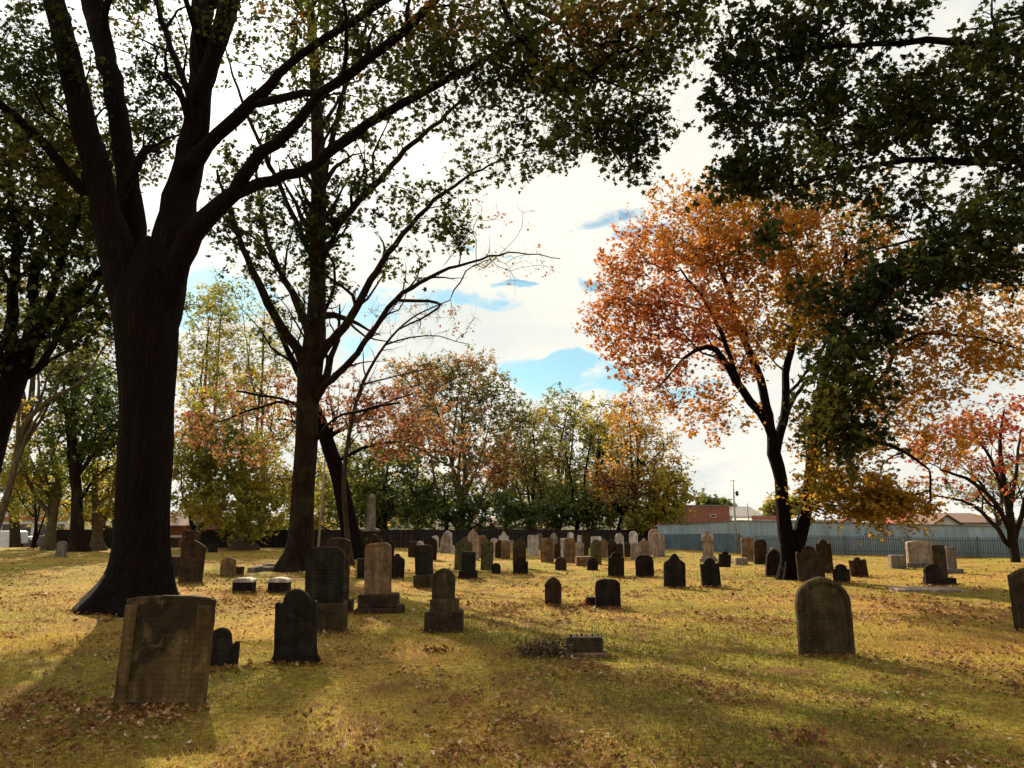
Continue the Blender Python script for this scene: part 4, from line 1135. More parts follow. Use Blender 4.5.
LG = 'trees behind the left lawn'
bgtree('stout trunk tree with dark green crown left of the huge near tree', (77, 550, 38), 350, 6.5, [(85, 395, 38, 40, 38, 2.2, 110), (75, 445, 37.5, 34, 22, 1.8, 50), (110, 430, 37.5, 22, 30, 1.5, 40), (60, 360, 38, 34, 26, 1.8, 40)], 'mid', 'green', group=LG, tone=(0, .6), flare=(.3, .35))
bgtree('pale trunk tree right of the broken snag with thin yellow leaves', (49, 549, 40), 400, 5, [(50, 480, 40, 38, 30, 2, 60), (25, 455, 40, 34, 30, 2, 50), (40, 420, 41, 30, 20, 2, 16)], 'pale', 'yellowgreen', lean=14, group=LG, bare=.1, flare=(.2, .3))
bgtree('pale trunk tree with low side branch just left of the huge trunk', (97, 549, 40), 430, 5, [(105, 485, 40, 30, 34, 2, 75), (118, 450, 40, 20, 26, 2, 30)], 'pale', 'yellowgreen', group=LG, flare=(.2, .3))
bgtree('thin slanting pale tree at the far left edge', (-6, 552, 36), 300, 3.4, [(55, 340, 36, 45, 40, 2, 50), (20, 300, 36, 40, 50, 2, 50), (85, 330, 36, 30, 30, 1.6, 16)], 'pale', 'olive', group=LG, bare=.25, flare=(.12, .3),
       trunk=[(-10, 558, 36, 4), (-4, 530, 36, 3.6), (6, 500, 36, 3.2), (16, 460, 36, 3), (24, 425, 36, 2.6), (50, 400, 36, 2.2), (83, 380, 36, 1.6), (105, 345, 36, .8)])
bgtree('thin dark forked sapling before the parked dark car', (34, 550, 42), 470, 2, [(40, 490, 42, 26, 14, 1.5, 26), (20, 480, 42, 20, 14, 1.5, 20)], 'mid', 'green', group=LG, flare=(.05, .2))
bgtree('pale buttressed tree with layered yellow green crown', (243, 549, 41), 385, 7, [(215, 415, 41, 32, 26, 2.2, 60), (235, 460, 40.5, 48, 26, 2.4, 110), (225, 500, 40.2, 55, 24, 2.4, 120), (255, 525, 39.8, 38, 10, 2, 34), (195, 450, 41, 20, 34, 1.6, 40), (270, 490, 41, 26, 30, 1.8, 60)], 'pale', 'yellowgreen', group=LG, flare=(.45, .5), tone=(0, .9))
bgtree('dark slim tree just right of the brick shed', (196, 549, 43.6), 420, 2.6, [(190, 455, 44, 24, 34, 1.6, 55), (205, 500, 44, 26, 24, 1.6, 44)], 'mid', 'yellowgreen', group=LG, flare=(.08, .3))
bgtree('tall half bare poplar with upright branches and thin yellow leaves', (262, 552, 55), 275, 2.6, [(255, 330, 55, 40, 40, 3, 60), (235, 300, 55, 34, 30, 2.5, 24), (285, 340, 55, 26, 40, 2.5, 34), (225, 365, 55, 35, 24, 2.5, 60), (265, 380, 55, 30, 24, 2.5, 40)], 'pale', 'yellowgreen', nlimb=6, group=LG, bare=.15, sig=.6, nl=26, side=.5)
bgtree('tall olive tree rising behind the poplar', (205, 555, 60), 285, 4, [(205, 320, 60, 34, 36, 3, 80), (200, 370, 60, 34, 34, 3, 80), (215, 300, 60, 22, 20, 2, 30), (240, 400, 60, 34, 30, 3, 70), (275, 430, 60, 30, 34, 3, 70)], 'far', 'yellowgreen', group=LG, bare=.1, nlimb=4)
bgtree('dark rounded tree filling the gap behind the stout trunk', (120, 556, 58), 420, 4, [(120, 500, 58, 50, 34, 3, 120), (60, 505, 58, 45, 28, 3, 90), (0, 490, 58, 50, 40, 3, 100)], 'far', 'yellowgreen', group=LG)
bgtree('tall dark crowned tree high at the far left', (15, 560, 62), 250, 5, [(5, 330, 62, 50, 60, 4, 90), (60, 290, 62, 45, 45, 3, 60), (110, 400, 60, 30, 50, 3, 60)], 'far', 'green', group=LG, bare=.1, size=.26)

CG = 'trees along the black fence'
bgtree('big round tree with rusty top and pale trunk at the centre', (462, 551, 48), 365, 3.6, [(420, 380, 48, 42, 24, 2.8, 90), (470, 378, 48, 44, 24, 2.8, 90), (440, 420, 48, 62, 30, 3.4, 130), (495, 415, 48, 32, 30, 2.6, 60), (470, 465, 47.6, 58, 30, 3, 110), (510, 460, 48, 26, 30, 2, 36), (400, 440, 47.6, 40, 34, 2.6, 60)], 'pale', 'rustgreen', nlimb=9, group=CG, bare=.05, ts=.22)
bgtree('dark green bushy tree behind the tan round topped tablet', (385, 552, 46.5), 420, 3, [(385, 470, 46.5, 44, 30, 2.4, 110), (360, 505, 46.2, 40, 24, 2.2, 90), (415, 505, 46.2, 40, 20, 2.2, 90)], 'mid', 'green', group=CG)
bgtree('yellow green tree glowing behind the leaning dark trunk', (345, 553, 50), 420, 3, [(345, 475, 50, 40, 40, 2.6, 110), (320, 505, 50, 30, 26, 2.2, 60), (380, 515, 49, 40, 14, 2, 50)], 'far', 'yellowgreen', group=CG)
bgtree('low dense dark green tree beside the pale trunked centre tree', (445, 552, 45.6), 470, 2.6, [(440, 510, 45.6, 38, 18, 1.8, 90), (490, 512, 45.6, 40, 18, 1.8, 90)], 'mid', 'green', group=CG, tone=(0, .55))
bgtree('slender olive tree right of the big round rusty one', (530, 552, 50), 412, 2.8, [(530, 435, 50, 30, 32, 2.4, 80), (520, 485, 50, 34, 36, 2.4, 90), (548, 475, 50, 28, 34, 2.2, 60)], 'mid', 'olive', group=CG, lean=6, bare=.05)
bgtree('tall thin crowned tree with bare top twigs near the sky gap', (556, 552, 54), 388, 3, [(560, 412, 54, 32, 22, 2.4, 50), (578, 440, 54, 38, 30, 2.6, 95), (552, 485, 54, 34, 32, 2.4, 80)], 'mid', 'olive', group=CG, lean=8, bare=.12, nlimb=8)
bgtree('pale green feathery tree left of the orange background tree', (590, 552, 50), 405, 3.2, [(600, 420, 50, 32, 24, 2.2, 60), (610, 465, 50, 36, 30, 2.4, 100), (585, 500, 50, 36, 24, 2.4, 60)], 'dark', 'yellowgreen', group=CG, lean=12, nlimb=7, bare=.15, tone=(.1, .8))
bgtree('dark forked background tree with green lower crown', (575, 551, 46), 440, 2.4, [(570, 505, 46, 32, 20, 2, 70), (610, 510, 46, 34, 18, 2, 70), (540, 515, 46, 30, 16, 2, 55)], 'dark', 'green', group=CG, lean=-6, tone=(0, .7))
bgtree('golden orange background tree left of the blue wall', (636, 552, 44.5), 398, 3, [(635, 415, 44.5, 34, 22, 2.2, 75), (640, 450, 44.5, 42, 26, 2.4, 100), (615, 480, 44.5, 26, 24, 2, 36), (655, 480, 44.5, 24, 22, 2, 34)], 'dark', 'gold', group=CG, nlimb=8, nl=24, bare=.1, size=.17)
bgtree('reddish thin tree standing before the golden orange one', (620, 551, 44), 470, 1.8, [(620, 490, 44, 22, 20, 1.6, 36), (645, 500, 44, 20, 16, 1.5, 24)], 'dark', 'rust', group=CG)
bgtree('low yellow green tree at the corner where the blue wall starts', (668, 552, 43.5), 462, 2.4, [(672, 490, 43.5, 22, 20, 1.6, 60), (660, 515, 43.3, 24, 14, 1.5, 50), (645, 522, 43.3, 24, 8, 1.2, 24)], 'mid', 'yellowgreen', group=CG, tone=(.2, .9))
bgtree('hazy olive tree filling the back between the centre trees', (505, 556, 66), 400, 3, [(500, 480, 66, 60, 40, 4, 120), (560, 500, 66, 50, 26, 4, 90), (620, 490, 66, 60, 30, 4, 110)], 'far', 'olive', group=CG, size=.28, sig=.55)
bgtree('dark olive tree far behind the dark green bushy one', (420, 556, 68), 410, 3, [(400, 500, 68, 60, 34, 4, 120), (330, 500, 68, 55, 34, 4, 110), (290, 510, 66, 30, 30, 3, 60)], 'far', 'yellowgreen', group=CG, size=.28, sig=.55)
bgtree('small yellowish tree beyond the white shop roof', (782, 527, 95), 498, 1.6, [(778, 510, 95, 16, 9, 2.5, 60), (792, 506, 95, 14, 9, 2.5, 40)], 'far', 'yellowgreen', group='far trees beyond the blue wall', size=.4, sig=.6, nlimb=3)
bgtree('small dull green tree peeking over the brick building', (712, 527, 135), 498, 1.2, [(706, 504, 135, 12, 5, 2.5, 40), (724, 505, 135, 8, 4, 2.5, 24)], 'far', 'green', group='far trees beyond the blue wall', size=.5, sig=.7, nlimb=2)
bgtree('pale olive tree behind the red leaved tree', (1000, 545, 48), 440, 2.4, [(990, 490, 48, 45, 26, 3, 60), (1040, 480, 48, 40, 40, 3, 70)], 'far', 'olive', group='far trees beyond the blue wall', bare=.3)
# ------------------------------------------------------------------ fences and wall
m_black = plain('black_boards', (.014, .009, .008), .8, (.008, .005, .005), 3)
def fence_run(label, x0, x1, Y, zt):
    root = empty('board_fence', (x0, Y, 0)); tag(root, label, 'fence', 'black board fence along the back')
    n = max(1, round((x1 - x0) / 2.4)); L = (x1 - x0) / n
    for i in range(n):
        mb = MB()
        nb = 16
        for k in range(nb):
            a = i * L + .05 + (L - .1) * k / nb
            dy = .012 * (k % 2)
            mb.box(a + .002, a + (L - .1) / nb - .002, -.02 + dy, .0 + dy, -.6, zt - .03 + random.uniform(-.006, .006))
        mb.box(i * L + .05, i * L + L - .05, .025, .07, .2, .29); mb.box(i * L + .05, i * L + L - .05, .025, .07, zt - .3, zt - .21)
        mb.build('fence_panel', m_black, root)
    for i in range(n + 1):
        mb = MB(); mb.box(i * L - .05, i * L + .05, -.04, .06, -.7, zt + .02, .01)
        mb.build('fence_post', m_black, root)


fence_run('black board fence running behind the left lawn up to the brick shed', W(52, 548, 43)[0], W(140, 548, 43)[0], 43.0, 1.04)
fence_run('long black board fence behind the crowded headstones', W(197, 548, 43)[0], 9.3, 43.0, 1.03)

m, nt, out = newmat('blue_painted_concrete')
v = objvec(nt, False)
n1 = noise_n(nt, v, .9, 6, .6); n2 = noise_n(nt, mapv(nt, v, (6, 6, .6)), 1, 5, .6)
c = ramp(nt, n1, [(.3, (.26, .36, .42)), (.7, (.38, .48, .54))])
s = ramp(nt, n2, [(.35, (.55, .55, .55)), (.6, (1, 1, 1))])
wv = N(nt, 'ShaderNodeTexWave', wave_type='BANDS', bands_direction='X', i_Scale=3.2); nt.links.new(v, wv.inputs[0])
c = mixc(nt, .55, c, s, 'MULTIPLY')
c = mixc(nt, .3, c, ramp(nt, wv.outputs[1], [(0, (.6, .6, .6)), (.5, (1, 1, 1))]), 'MULTIPLY')
sx = N(nt, 'ShaderNodeSeparateXYZ'); nt.links.new(v, sx.inputs[0])
z1 = ramp(nt, sx.outputs[2], [(.0, (1, 1, 1)), (.98, (1, 1, 1)), (1.0, (1, 1, 1))])
finish(nt, out, c, .8, n1, .3, .02, .2)
m_blue = m
m_bluedk = plain('dark_blue_painted_base', (.12, .19, .23), .8, (.06, .10, .13), 2)
m_cap = plain('wall_cap_metal', (.16, .17, .17), .6)
wp = [(8.0, 41.5, 1.26), (9.0, 40.2, 1.30), (10.9, 36.1, 1.50), (15, 34.6, 1.42), (22.3, 32.0, 1.22), (34, 30.2, 1.12), (48, 29, 1.1)]
root = empty('blue_wall', (0, 0, 0)); tag(root, 'long weathered pale blue wall with darker lower band behind the right lawn', 'wall')
for i in range(len(wp) - 1):
    (xa, ya, za), (xb, yb_, zb) = wp[i], wp[i + 1]
    L = math.hypot(xb - xa, yb_ - ya); n = max(1, round(L / 2.6))
    dx, dy = (xb - xa) / L, (yb_ - ya) / L
    nx_, ny_ = -dy, dx
    for k in range(n):
        a0, a1 = k / n, (k + 1) / n - .012 / L * 1.0
        p0 = (xa + (xb - xa) * a0, ya + (yb_ - ya) * a0); p1 = (xa + (xb - xa) * a1, ya + (yb_ - ya) * a1)
        h0 = za + (zb - za) * a0; h1 = za + (zb - za) * a1
        def prism(o0, o1, b0, b1, t0, t1):
            V = []
            for (p, zb_, zt_) in ((p0, b0, t0), (p1, b1, t1)):
                for o in (o0, o1):
                    V += [(p[0] + nx_ * o, p[1] + ny_ * o, zb_), (p[0] + nx_ * o, p[1] + ny_ * o, zt_)]
            return V, [(0, 1, 5, 4), (2, 6, 7, 3), (1, 3, 7, 5), (0, 4, 6, 2), (0, 2, 3, 1), (4, 5, 7, 6)]
        spl = .62
        mb = MB(); mb.add(*prism(0, .18, h0 * spl, h1 * spl, h0, h1)); mb.build('upper_panel', m_blue, root)
        mb = MB(); mb.add(*prism(-.03, .18, -.5, -.5, h0 * spl - .003, h1 * spl - .003)); mb.build('lower_panel', m_bluedk if i < 2 else m_blue, root)
    mb = MB(); mb.beam((xa + nx_ * .09, ya + ny_ * .09, za + .025), (xb + nx_ * .09, yb_ + ny_ * .09, zb + .025), .26, .045); mb.build('wall_cap', m_cap, root)

# picket fence in front of the wall
m_pick = plain('grey_blue_iron', (.13, .165, .18), .6, (.08, .10, .11), 12)
root = empty('picket_fence', (0, 0, 0)); tag(root, 'long low iron picket fence standing in front of the blue wall', 'fence')
fp = [(10.8, 35.55), (15, 34.0), (22.3, 31.4), (34, 29.6), (46, 28.5)]
for i in range(len(fp) - 1):
    a = np.array(fp[i]); b = np.array(fp[i + 1]); L = np.linalg.norm(b - a); n = max(1, round(L / 2.5))
    for k in range(n):
        p = a + (b - a) * k / n; q = a + (b - a) * (k + 1) / n
        mb = MB()
        npk = 28
        for j in range(1, npk):
            r = p + (q - p) * j / npk; z = float(hgt(r[0], r[1]))
            mb.box(r[0] - .016, r[0] + .016, r[1] - .014, r[1] + .014, z + .04, z + .84 + random.uniform(-.01, .01))
        z = float(hgt(p[0], p[1]))
        mb.beam((p[0], p[1] + .02, z + .18), (q[0], q[1] + .02, z + .18), .03, .035)
        mb.beam((p[0], p[1] + .02, z + .70), (q[0], q[1] + .02, z + .70), .03, .035)
        mb.build('picket_panel', m_pick, root)
        mb = MB(); mb.box(p[0] - .035, p[0] + .035, p[1] - .035, p[1] + .035, -.2, z + .88, .008)
        mb.build('fence_post', m_pick, root)

# ------------------------------------------------------------------ poles
m_pole = plain('galvanised_steel', (.36, .33, .30), .5, (.24, .22, .20), 6, metal=.3)
m_dkpole = plain('dark_pole', (.05, .04, .035), .8)
g = G(737, 554)
root = empty('utility_pole', g); tag(root, 'slim grey pole with small lamp head before the blue wall', 'pole')
zt = W(737, 480, g[1])[2] - g[2]
mb = MB(); mb.tube([(0, 0, -.2), (0, 0, 1.5), (-.01, 0, zt)], [.05, .045, .03], 10); mb.build('shaft', m_pole, root, smooth=True)
mb = MB(); mb.beam((0, 0, zt - .62), (.12, -.05, zt - .58), .03, .03); mb.build('arm', m_pole, root)
mb = MB(); mb.tube([(.14, -.05, zt - .76), (.14, -.05, zt - .7), (.14, -.05, zt - .56), (.14, -.05, zt - .52)], [.04, .075, .07, .02], 10); mb.build('lamp_head', m_dkpole, root, smooth=True)
mb = MB(); mb.beam((-.14, 0, zt - .04), (.10, 0, zt - .04), .025, .025); mb.build('crossarm', m_dkpole, root)
for (px, py0, py1, Y, lab, mt, lx) in ((318, 430, 546, 33, 'thin pale pole leaning slightly between the two dark trunks', m_pole, 4),
                                   (687, 492, 530, 60, 'thin dark pole left of the brick building', m_dkpole, 0), (749, 504, 530, 80, 'short thin dark pole behind the blue wall', m_dkpole, 0)):
    x, y = W(px, py1, Y)[:2]; z0 = float(hgt(x, y)); zt = W(px, py0, Y)[2] - z0
    root = empty('pole', (x, y, z0)); tag(root, lab, 'pole')
    mb = MB(); mb.tube([(0, 0, -.2), (lx * .5 * Y / F, 0, zt * .5), (lx * Y / F, 0, zt)], [.055, .045, .035], 8); mb.build('shaft', mt, root, smooth=True)
    mb = MB(); mb.tube([(lx * Y / F, 0, zt), (lx * Y / F, 0, zt + .03), (lx * Y / F, 0, zt + .06)], [.05, .05, .01], 8); mb.build('cap', mt, root, smooth=True)

# ------------------------------------------------------------------ street, buildings, cars
mb = MB(); mb.box(-160, 160, 60, 69, -1.6, -1.375); o = mb.build('street', plain('asphalt', (.055, .052, .05), .9)); tag(o, kind='structure')
mb = MB(); mb.box(-160, 160, 57.6, 59.99, -1.6, -1.26, .02); o = mb.build('pavement', plain('concrete_pavement', (.3, .28, .25), .9)); tag(o, kind='structure')

m_brick, nt, out = newmat('red_brick')
v = objvec(nt, False)
bt = N(nt, 'ShaderNodeTexBrick', i_Scale=1.0)
bt.inputs['Color1'].default_value = (.36, .11, .07, 1); bt.inputs['Color2'].default_value = (.27, .08, .05, 1); bt.inputs['Mortar'].default_value = (.25, .18, .14, 1)
bt.inputs['Brick Width'].default_value = .24; bt.inputs['Row Height'].default_value = .08; bt.inputs['Mortar Size'].default_value = .008
cb = N(nt, 'ShaderNodeCombineXYZ'); sx = N(nt, 'ShaderNodeSeparateXYZ'); nt.links.new(v, sx.inputs[0])
ad = N(nt, 'ShaderNodeMath', operation='ADD'); nt.links.new(sx.outputs[0], ad.inputs[0]); nt.links.new(sx.outputs[1], ad.inputs[1])
nt.links.new(ad.outputs[0], cb.inputs[0]); nt.links.new(sx.outputs[2], cb.inputs[1]); nt.links.new(cb.outputs[0], bt.inputs['Vector'])
c = mixc(nt, .4, bt.outputs[0], ramp(nt, noise_n(nt, v, .7, 5), [(.3, (.5, .45, .4)), (.7, (1, 1, 1))]), 'MULTIPLY')
finish(nt, out, c, .9, bt.outputs[1], .3, .01, .1)
m_white = plain('white_siding', (.72, .69, .64), .7, (.55, .52, .47), 1.5)
m_glass = plain('dark_glass', (.03, .035, .04), .15, spec=.6)
m_coral = plain('coral_roof', (.50, .12, .08), .8, (.38, .09, .06), 2)
m_brroof = plain('brown_shingles', (.17, .10, .075), .9, (.10, .06, .045), 5)
m_greyroof = plain('grey_roofing', (.23, .22, .22), .9, (.15, .15, .15), 3)


def building(name, label, px0, px1, pytop, Y, depth, wall, roof, kind='flat', rise=1.0, wins=(), doors=(), band=None, group='buildings beyond the fences', chim=None):
    x0 = W(px0, 520, Y)[0]; x1 = W(px1, 520, Y)[0]; z0 = -1.45; w = x1 - x0
    zt = W((px0 + px1) / 2, pytop, Y)[2] - z0
    root = empty(name, ((x0 + x1) / 2, Y, z0)); tag(root, label, 'building', group)
    hw = w / 2
    mb = MB(); mb.box(-hw, hw, 0, depth, 0, zt)
    if kind == 'gable_front':
        mb.add([(-hw, 0, zt), (hw, 0, zt), (0, 0, zt + rise), (-hw, depth, zt), (hw, depth, zt), (0, depth, zt + rise)], [(0, 1, 2), (4, 3, 5)])
    mb.build('wall', wall, root)
    e = .25
    mb = MB()
    if kind == 'flat':
        mb.box(-hw - .08, hw + .08, -.08, depth + .08, zt + .003, zt + .16)
    elif kind == 'gable_front':
        for s in (-1, 1):
            V = [(s * (hw + e), -e, zt - e * rise / hw), (0, -e, zt + rise), (0, depth + e, zt + rise), (s * (hw + e), depth + e, zt - e * rise / hw)]
            V2 = [(a, b, c + .09) for a, b, c in V]
            mb.add([(a, b, c + .004) for a, b, c in V] + V2, [(0, 3, 2, 1), (4, 5, 6, 7), (0, 1, 5, 4), (3, 7, 6, 2), (0, 4, 7, 3), (1, 2, 6, 5)])
    else:  # ridge parallel to x
        for s, y in ((-1, -e), (1, depth + e)):
            V = [(-hw - e, y, zt - .05), (hw + e, y, zt - .05), (hw + e, depth / 2, zt + rise), (-hw - e, depth / 2, zt + rise)]
            V2 = [(a, b, c + .09) for a, b, c in V]
            mb.add([(a, b, c + .004) for a, b, c in V] + V2, [(0, 3, 2, 1), (4, 5, 6, 7), (0, 1, 5, 4), (3, 7, 6, 2), (0, 4, 7, 3), (1, 2, 6, 5)])
        for s in (-1, 1):
            mb2 = MB(); mb2.add([(s * hw, 0, zt), (s * hw, depth, zt), (s * hw, depth / 2, zt + rise - .05)], [(0, 1, 2)])
            mb2.build('gable_wall', wall, root)
    rf = mb.build('roof', roof, root)
    if chim is not None:
        mb = MB(); mb.box(chim - .3, chim + .3, depth / 2 - .3, depth / 2 + .3, zt, zt + rise + .7); mb.build('chimney', m_brick, rf)
    for (a, b, c, d) in wins:
        mb = MB(); mb.box(-hw + a * w, -hw + b * w, -.05, -.004, c, d); wo = mb.build('window', m_white if wall is not m_white else m_greyroof, root)
        mb = MB(); mb.box(-hw + a * w + .07, -hw + b * w - .07, -.06, -.054, c + .07, d - .07); mb.build('pane', m_glass, wo)
    for (a, b, c, d) in doors:
        mb = MB(); mb.box(-hw + a * w, -hw + b * w, -.04, -.004, c, d); mb.build('door', m_dkpole, root)
    if band:
        for (z0_, z1_, bm) in band:
            mb = MB(); mb.box(-hw - .05, hw + .05, -.12, -.004, z0_, z1_); mb.build('fascia_band', bm, root)
    return root


building('brick_building', 'flat roofed red brick building rising over the blue wall', 660, 730, 506, 118, 14, m_brick, m_greyroof, wins=((.72, .80, 3.3, 3.8),))
building('warehouse', 'low grey roofed building right of the brick one', 729, 762, 516, 125, 14, m_white, m_greyroof, 'ridge', 1.6)
building('shop', 'small white flat shop building with reddish sign band beyond the blue wall', 752, 776, 517, 90, 8, m_white, m_greyroof, band=((3.0, 3.3, m_coral),), wins=((.1, .4, .8, 2.2), (.55, .9, .8, 2.2)))
building('house', 'low house with coral red roof beyond the picket fence', 888, 945, 524, 62, 9, m_white, m_coral, 'ridge', 1.0, wins=((.2, .35, 1.2, 2.1), (.6, .75, 1.2, 2.1)), chim=1.9)
building('house', 'white house with brown roof seen beside the red leaved tree', 950, 1004, 523, 58, 9, m_white, m_brroof, 'ridge', .7, wins=((.15, .3, 1.1, 2.0), (.6, .8, 1.1, 2.0)))
building('house', 'white gabled shed between the coral and the brown roof', 930, 962, 526, 54, 3.6, m_white, m_brroof, 'gable_front', .75, wins=((.4, .6, 1.0, 1.7),))
building('brick_shed', 'low brick shed with brown hipped roof just right of the huge trunk', 138, 196, 526, 46, 5, m_brick, m_brroof, 'ridge', .85, band=((1.95, 2.08, m_white),), doors=((.55, .72, .3, 1.9),))
building('shop', 'white shop front with red band and wide windows at the far left edge', -70, 68, 508, 84, 12, m_white, m_greyroof, band=((2.9, 3.3, m_coral), (3.9, 4.1, m_coral)), wins=tuple((.05 + i * .12, .14 + i * .12, .7, 2.5) for i in range(8)))
building('house', 'white house seen between the green trees over the black fence', 389, 412, 512, 64, 8, m_white, m_greyroof, wins=((.2, .4, 1.2, 2.2),))
building('house', 'small white house behind the pale buttressed tree', 222, 262, 526, 66, 8, m_white, m_greyroof, 'ridge', 1.0, wins=((.2, .35, 1.2, 2.0),))
building('house', 'long pale building hardly visible under the centre trees', 470, 560, 527, 72, 8, m_white, m_brroof, 'ridge', .8, wins=((.2, .3, .8, 1.6), (.6, .7, .8, 1.6)))


def car(name, label, x, y, paint, hh, L=4.4, van=False):
    root = empty(name, (x, y, -1.375)); tag(root, label, 'car', 'vehicles parked on the street at left')
    if van:
        pr = [(0, .35), (0, 1.25), (.35, 1.4), (1.0, 1.95), (L - .2, 2.0), (L, 1.9), (L, .35)]
    else:
        pr = [(0, .35), (.03, .78), (.25, .92), (1.05, 1.02), (1.75, hh - .06), (2.3, hh), (3.6, hh), (4.1, hh - .12), (L - .05, 1.0), (L, .8), (L, .35)]
    wd = .88
    n = len(pr)
    V = []
    for yy, ins in ((-wd, .0), (-wd + .09, .0), (wd - .09, .0), (wd, .0)):
        for (a, z) in pr:
            k = max(0, z - .95) * .22
            s = 1 if yy > 0 else -1
            inn = abs(yy) < wd
            V.append((a - L / 2, yy - s * k, z + (.03 if inn and z > .7 else 0)))
    f = []
    for r in range(3):
        for i in range(n):
            j = (i + 1) % n
            f.append((r * n + i, r * n + j, (r + 1) * n + j, (r + 1) * n + i))
    mb = MB(); mb.add(V, f)
    mb.L += [np.arange(n)[::-1], np.arange(n) + 3 * n]; mb.T += [np.array([n])] * 2; mb.A += [np.array([.5])] * 2
    mb.build('body', paint, root)
    z0w, z1w = (1.05, hh - .12) if not van else (1.35, 1.8)
    for (a, b) in (((1.55, 2.45), (2.52, 3.3), (3.37, 3.95)) if not van else ((.75, 1.5),)):
        k0, k1 = (z0w - .95) * .22, (z1w - .95) * .22
        mb = MB()
        sk = .3 if a < 1.6 and not van else .06
        mb.add([(a - L / 2, -wd - .008 + k0, z0w), (b - L / 2, -wd - .008 + k0, z0w), (b - L / 2 - .04, -wd - .008 + k1, z1w), (a + sk - L / 2, -wd - .008 + k1, z1w)], [(0, 1, 2, 3)])
        mb.build('side_window', m_glass, root)
    for wx in (.85, L - .95):
        for s in (-1, 1):
            mb = MB(); mb.tube([(wx - L / 2, s * (wd - .2), .33), (wx - L / 2, s * (wd - .02), .33), (wx - L / 2, s * (wd + .01), .33)], [.33, .33, .29], 18)
            wo = mb.build('wheel', m_dkpole, root, smooth=False)
            mb = MB(); mb.tube([(wx - L / 2, s * (wd + .011), .33), (wx - L / 2, s * (wd + .02), .33)], [.2, .18], 12)
            mb.build('rim', m_pole, wo)
    for s in (-1, 1):
        mb = MB(); mb.box(-L / 2 - .02, -L / 2 + .05, s * .62 - .14, s * .62 + .14, .68, .8, .01); mb.build('headlight', m_pole, root)
    return root


car('parked_car', 'dark parked car behind the pale trunks at the far left', W(47, 540, 63)[0], 63, plain('dark_red_paint', (.035, .012, .014), .25, spec=.6), 1.62)
car('parked_van', 'white parked van at the far left edge', W(-8, 540, 62.6)[0], 62.6, plain('white_paint', (.75, .74, .72), .3, spec=.6), 2.0, 5.0, True)
car('parked_car', 'silver parked car between the white van and the dark car', W(24, 540, 66.5)[0], 66.5, plain('silver_paint', (.5, .5, .5), .3, spec=.6), 1.45)

# ------------------------------------------------------------------ ground cover
SP = [o.location for o in bpy.data.objects if o.get('category') in ('headstone', 'grave marker', 'monument')]


def scatter(n, y0, y1, power=1.0):
    """points on the lawn in the view wedge, denser near"""
    u = rng.uniform(0, 1, n)
    Y = y0 * (y1 / y0) ** (u ** power)
    X = rng.uniform(-1, 1, n) * (Y * .78 + 1.5)
    k = Y < np.interp(X, YBX, YBY) - .3
    X, Y = X[k], Y[k]
    return X, Y


def pn(X, Y, s, seed):
    return np.array([noise.fractal(Vector((a * s + seed, b * s, seed)), 1., 2., 3) for a, b in zip(X, Y)])


# fallen leaves
mb = MB()
for (n, y0, y1, sz, kd, pw) in ((120000, 4.0, 18, .036, 'curled', 1.0), (45000, 12, 42, .075, 'rhomb', 1.1)):
    X, Y = scatter(n, y0, y1, pw)
    d = pn(X, Y, .45, 3.1) * .9 + pn(X, Y, 1.7, 8.3) * .5
    dens = np.clip(.14 + d * .85, .04, 1)
    k = rng.uniform(0, 1, len(X)) < dens
    X, Y = X[k], Y[k]
    P = np.stack([X, Y, hgt(X, Y) + rng.uniform(.008, .035, len(X))], -1)
    tone = np.clip(rng.beta(1.6, 2.4, len(X)) + (rng.uniform(0, 1, len(X)) < .07) * .6, 0, 1)
    add_leaves(mb, P, sz, kd, .3, tone, .5, flat=True)
for l in list(SP) + [Vector((-7.1, 13.3, 0))] * 3:
    if l[1] > 24: continue
    n_ = 42
    X = l[0] + rng.normal(0, .32 if l[1] != 13.3 else .9, n_); Y = l[1] - .08 - np.abs(rng.normal(0, .16 if l[1] != 13.3 else .6, n_))
    add_leaves(mb, np.stack([X, Y, hgt(X, Y) + rng.uniform(.015, .04, n_)], -1), .05, 'curled', .3, rng.beta(1.4, 2.6, n_), .5, flat=True)
o = mb.build('fallen_leaves', dry_leaf, attr='leaf_tone'); tag(o, 'dry brown and pale fallen leaves scattered over the grass', kind='stuff', cat='fallen leaves')

# grass blades
m_gr = leaf_mat('grass_blades', [(0, (.11, .11, .018)), (.35, (.25, .20, .028)), (.65, (.42, .28, .055)), (1, (.62, .42, .13))], .45, gloss=.02)
mb = MB()
for (n, y0, y1, hb, wb) in ((110000, 4.0, 11, .034, .0035), (60000, 9, 24, .036, .007)):
    X, Y = scatter(n, y0, y1)
    gtone = np.clip(.5 + pn(X, Y, .22, 1.7) * 1.3 + rng.normal(0, .18, len(X)), 0, 1)
    n_ = len(X)
    Z = hgt(X, Y)
    h = hb * rng.uniform(.5, 1.5, n_); a = rng.uniform(0, 6.28, n_)
    lx = rng.normal(0, .5, n_) * h; ly = rng.normal(0, .5, n_) * h
    w = wb * rng.uniform(.7, 1.4, n_)
    A = np.stack([X - np.cos(a) * w, Y - np.sin(a) * w, Z - .005], -1)
    B = np.stack([X + np.cos(a) * w, Y + np.sin(a) * w, Z - .005], -1)
    C = np.stack([X + lx, Y + ly, Z + h], -1)
    V = np.stack([A, B, C], 1).reshape(-1, 3)
    mb.add(V, np.arange(3 * n_).reshape(-1, 3), gtone)
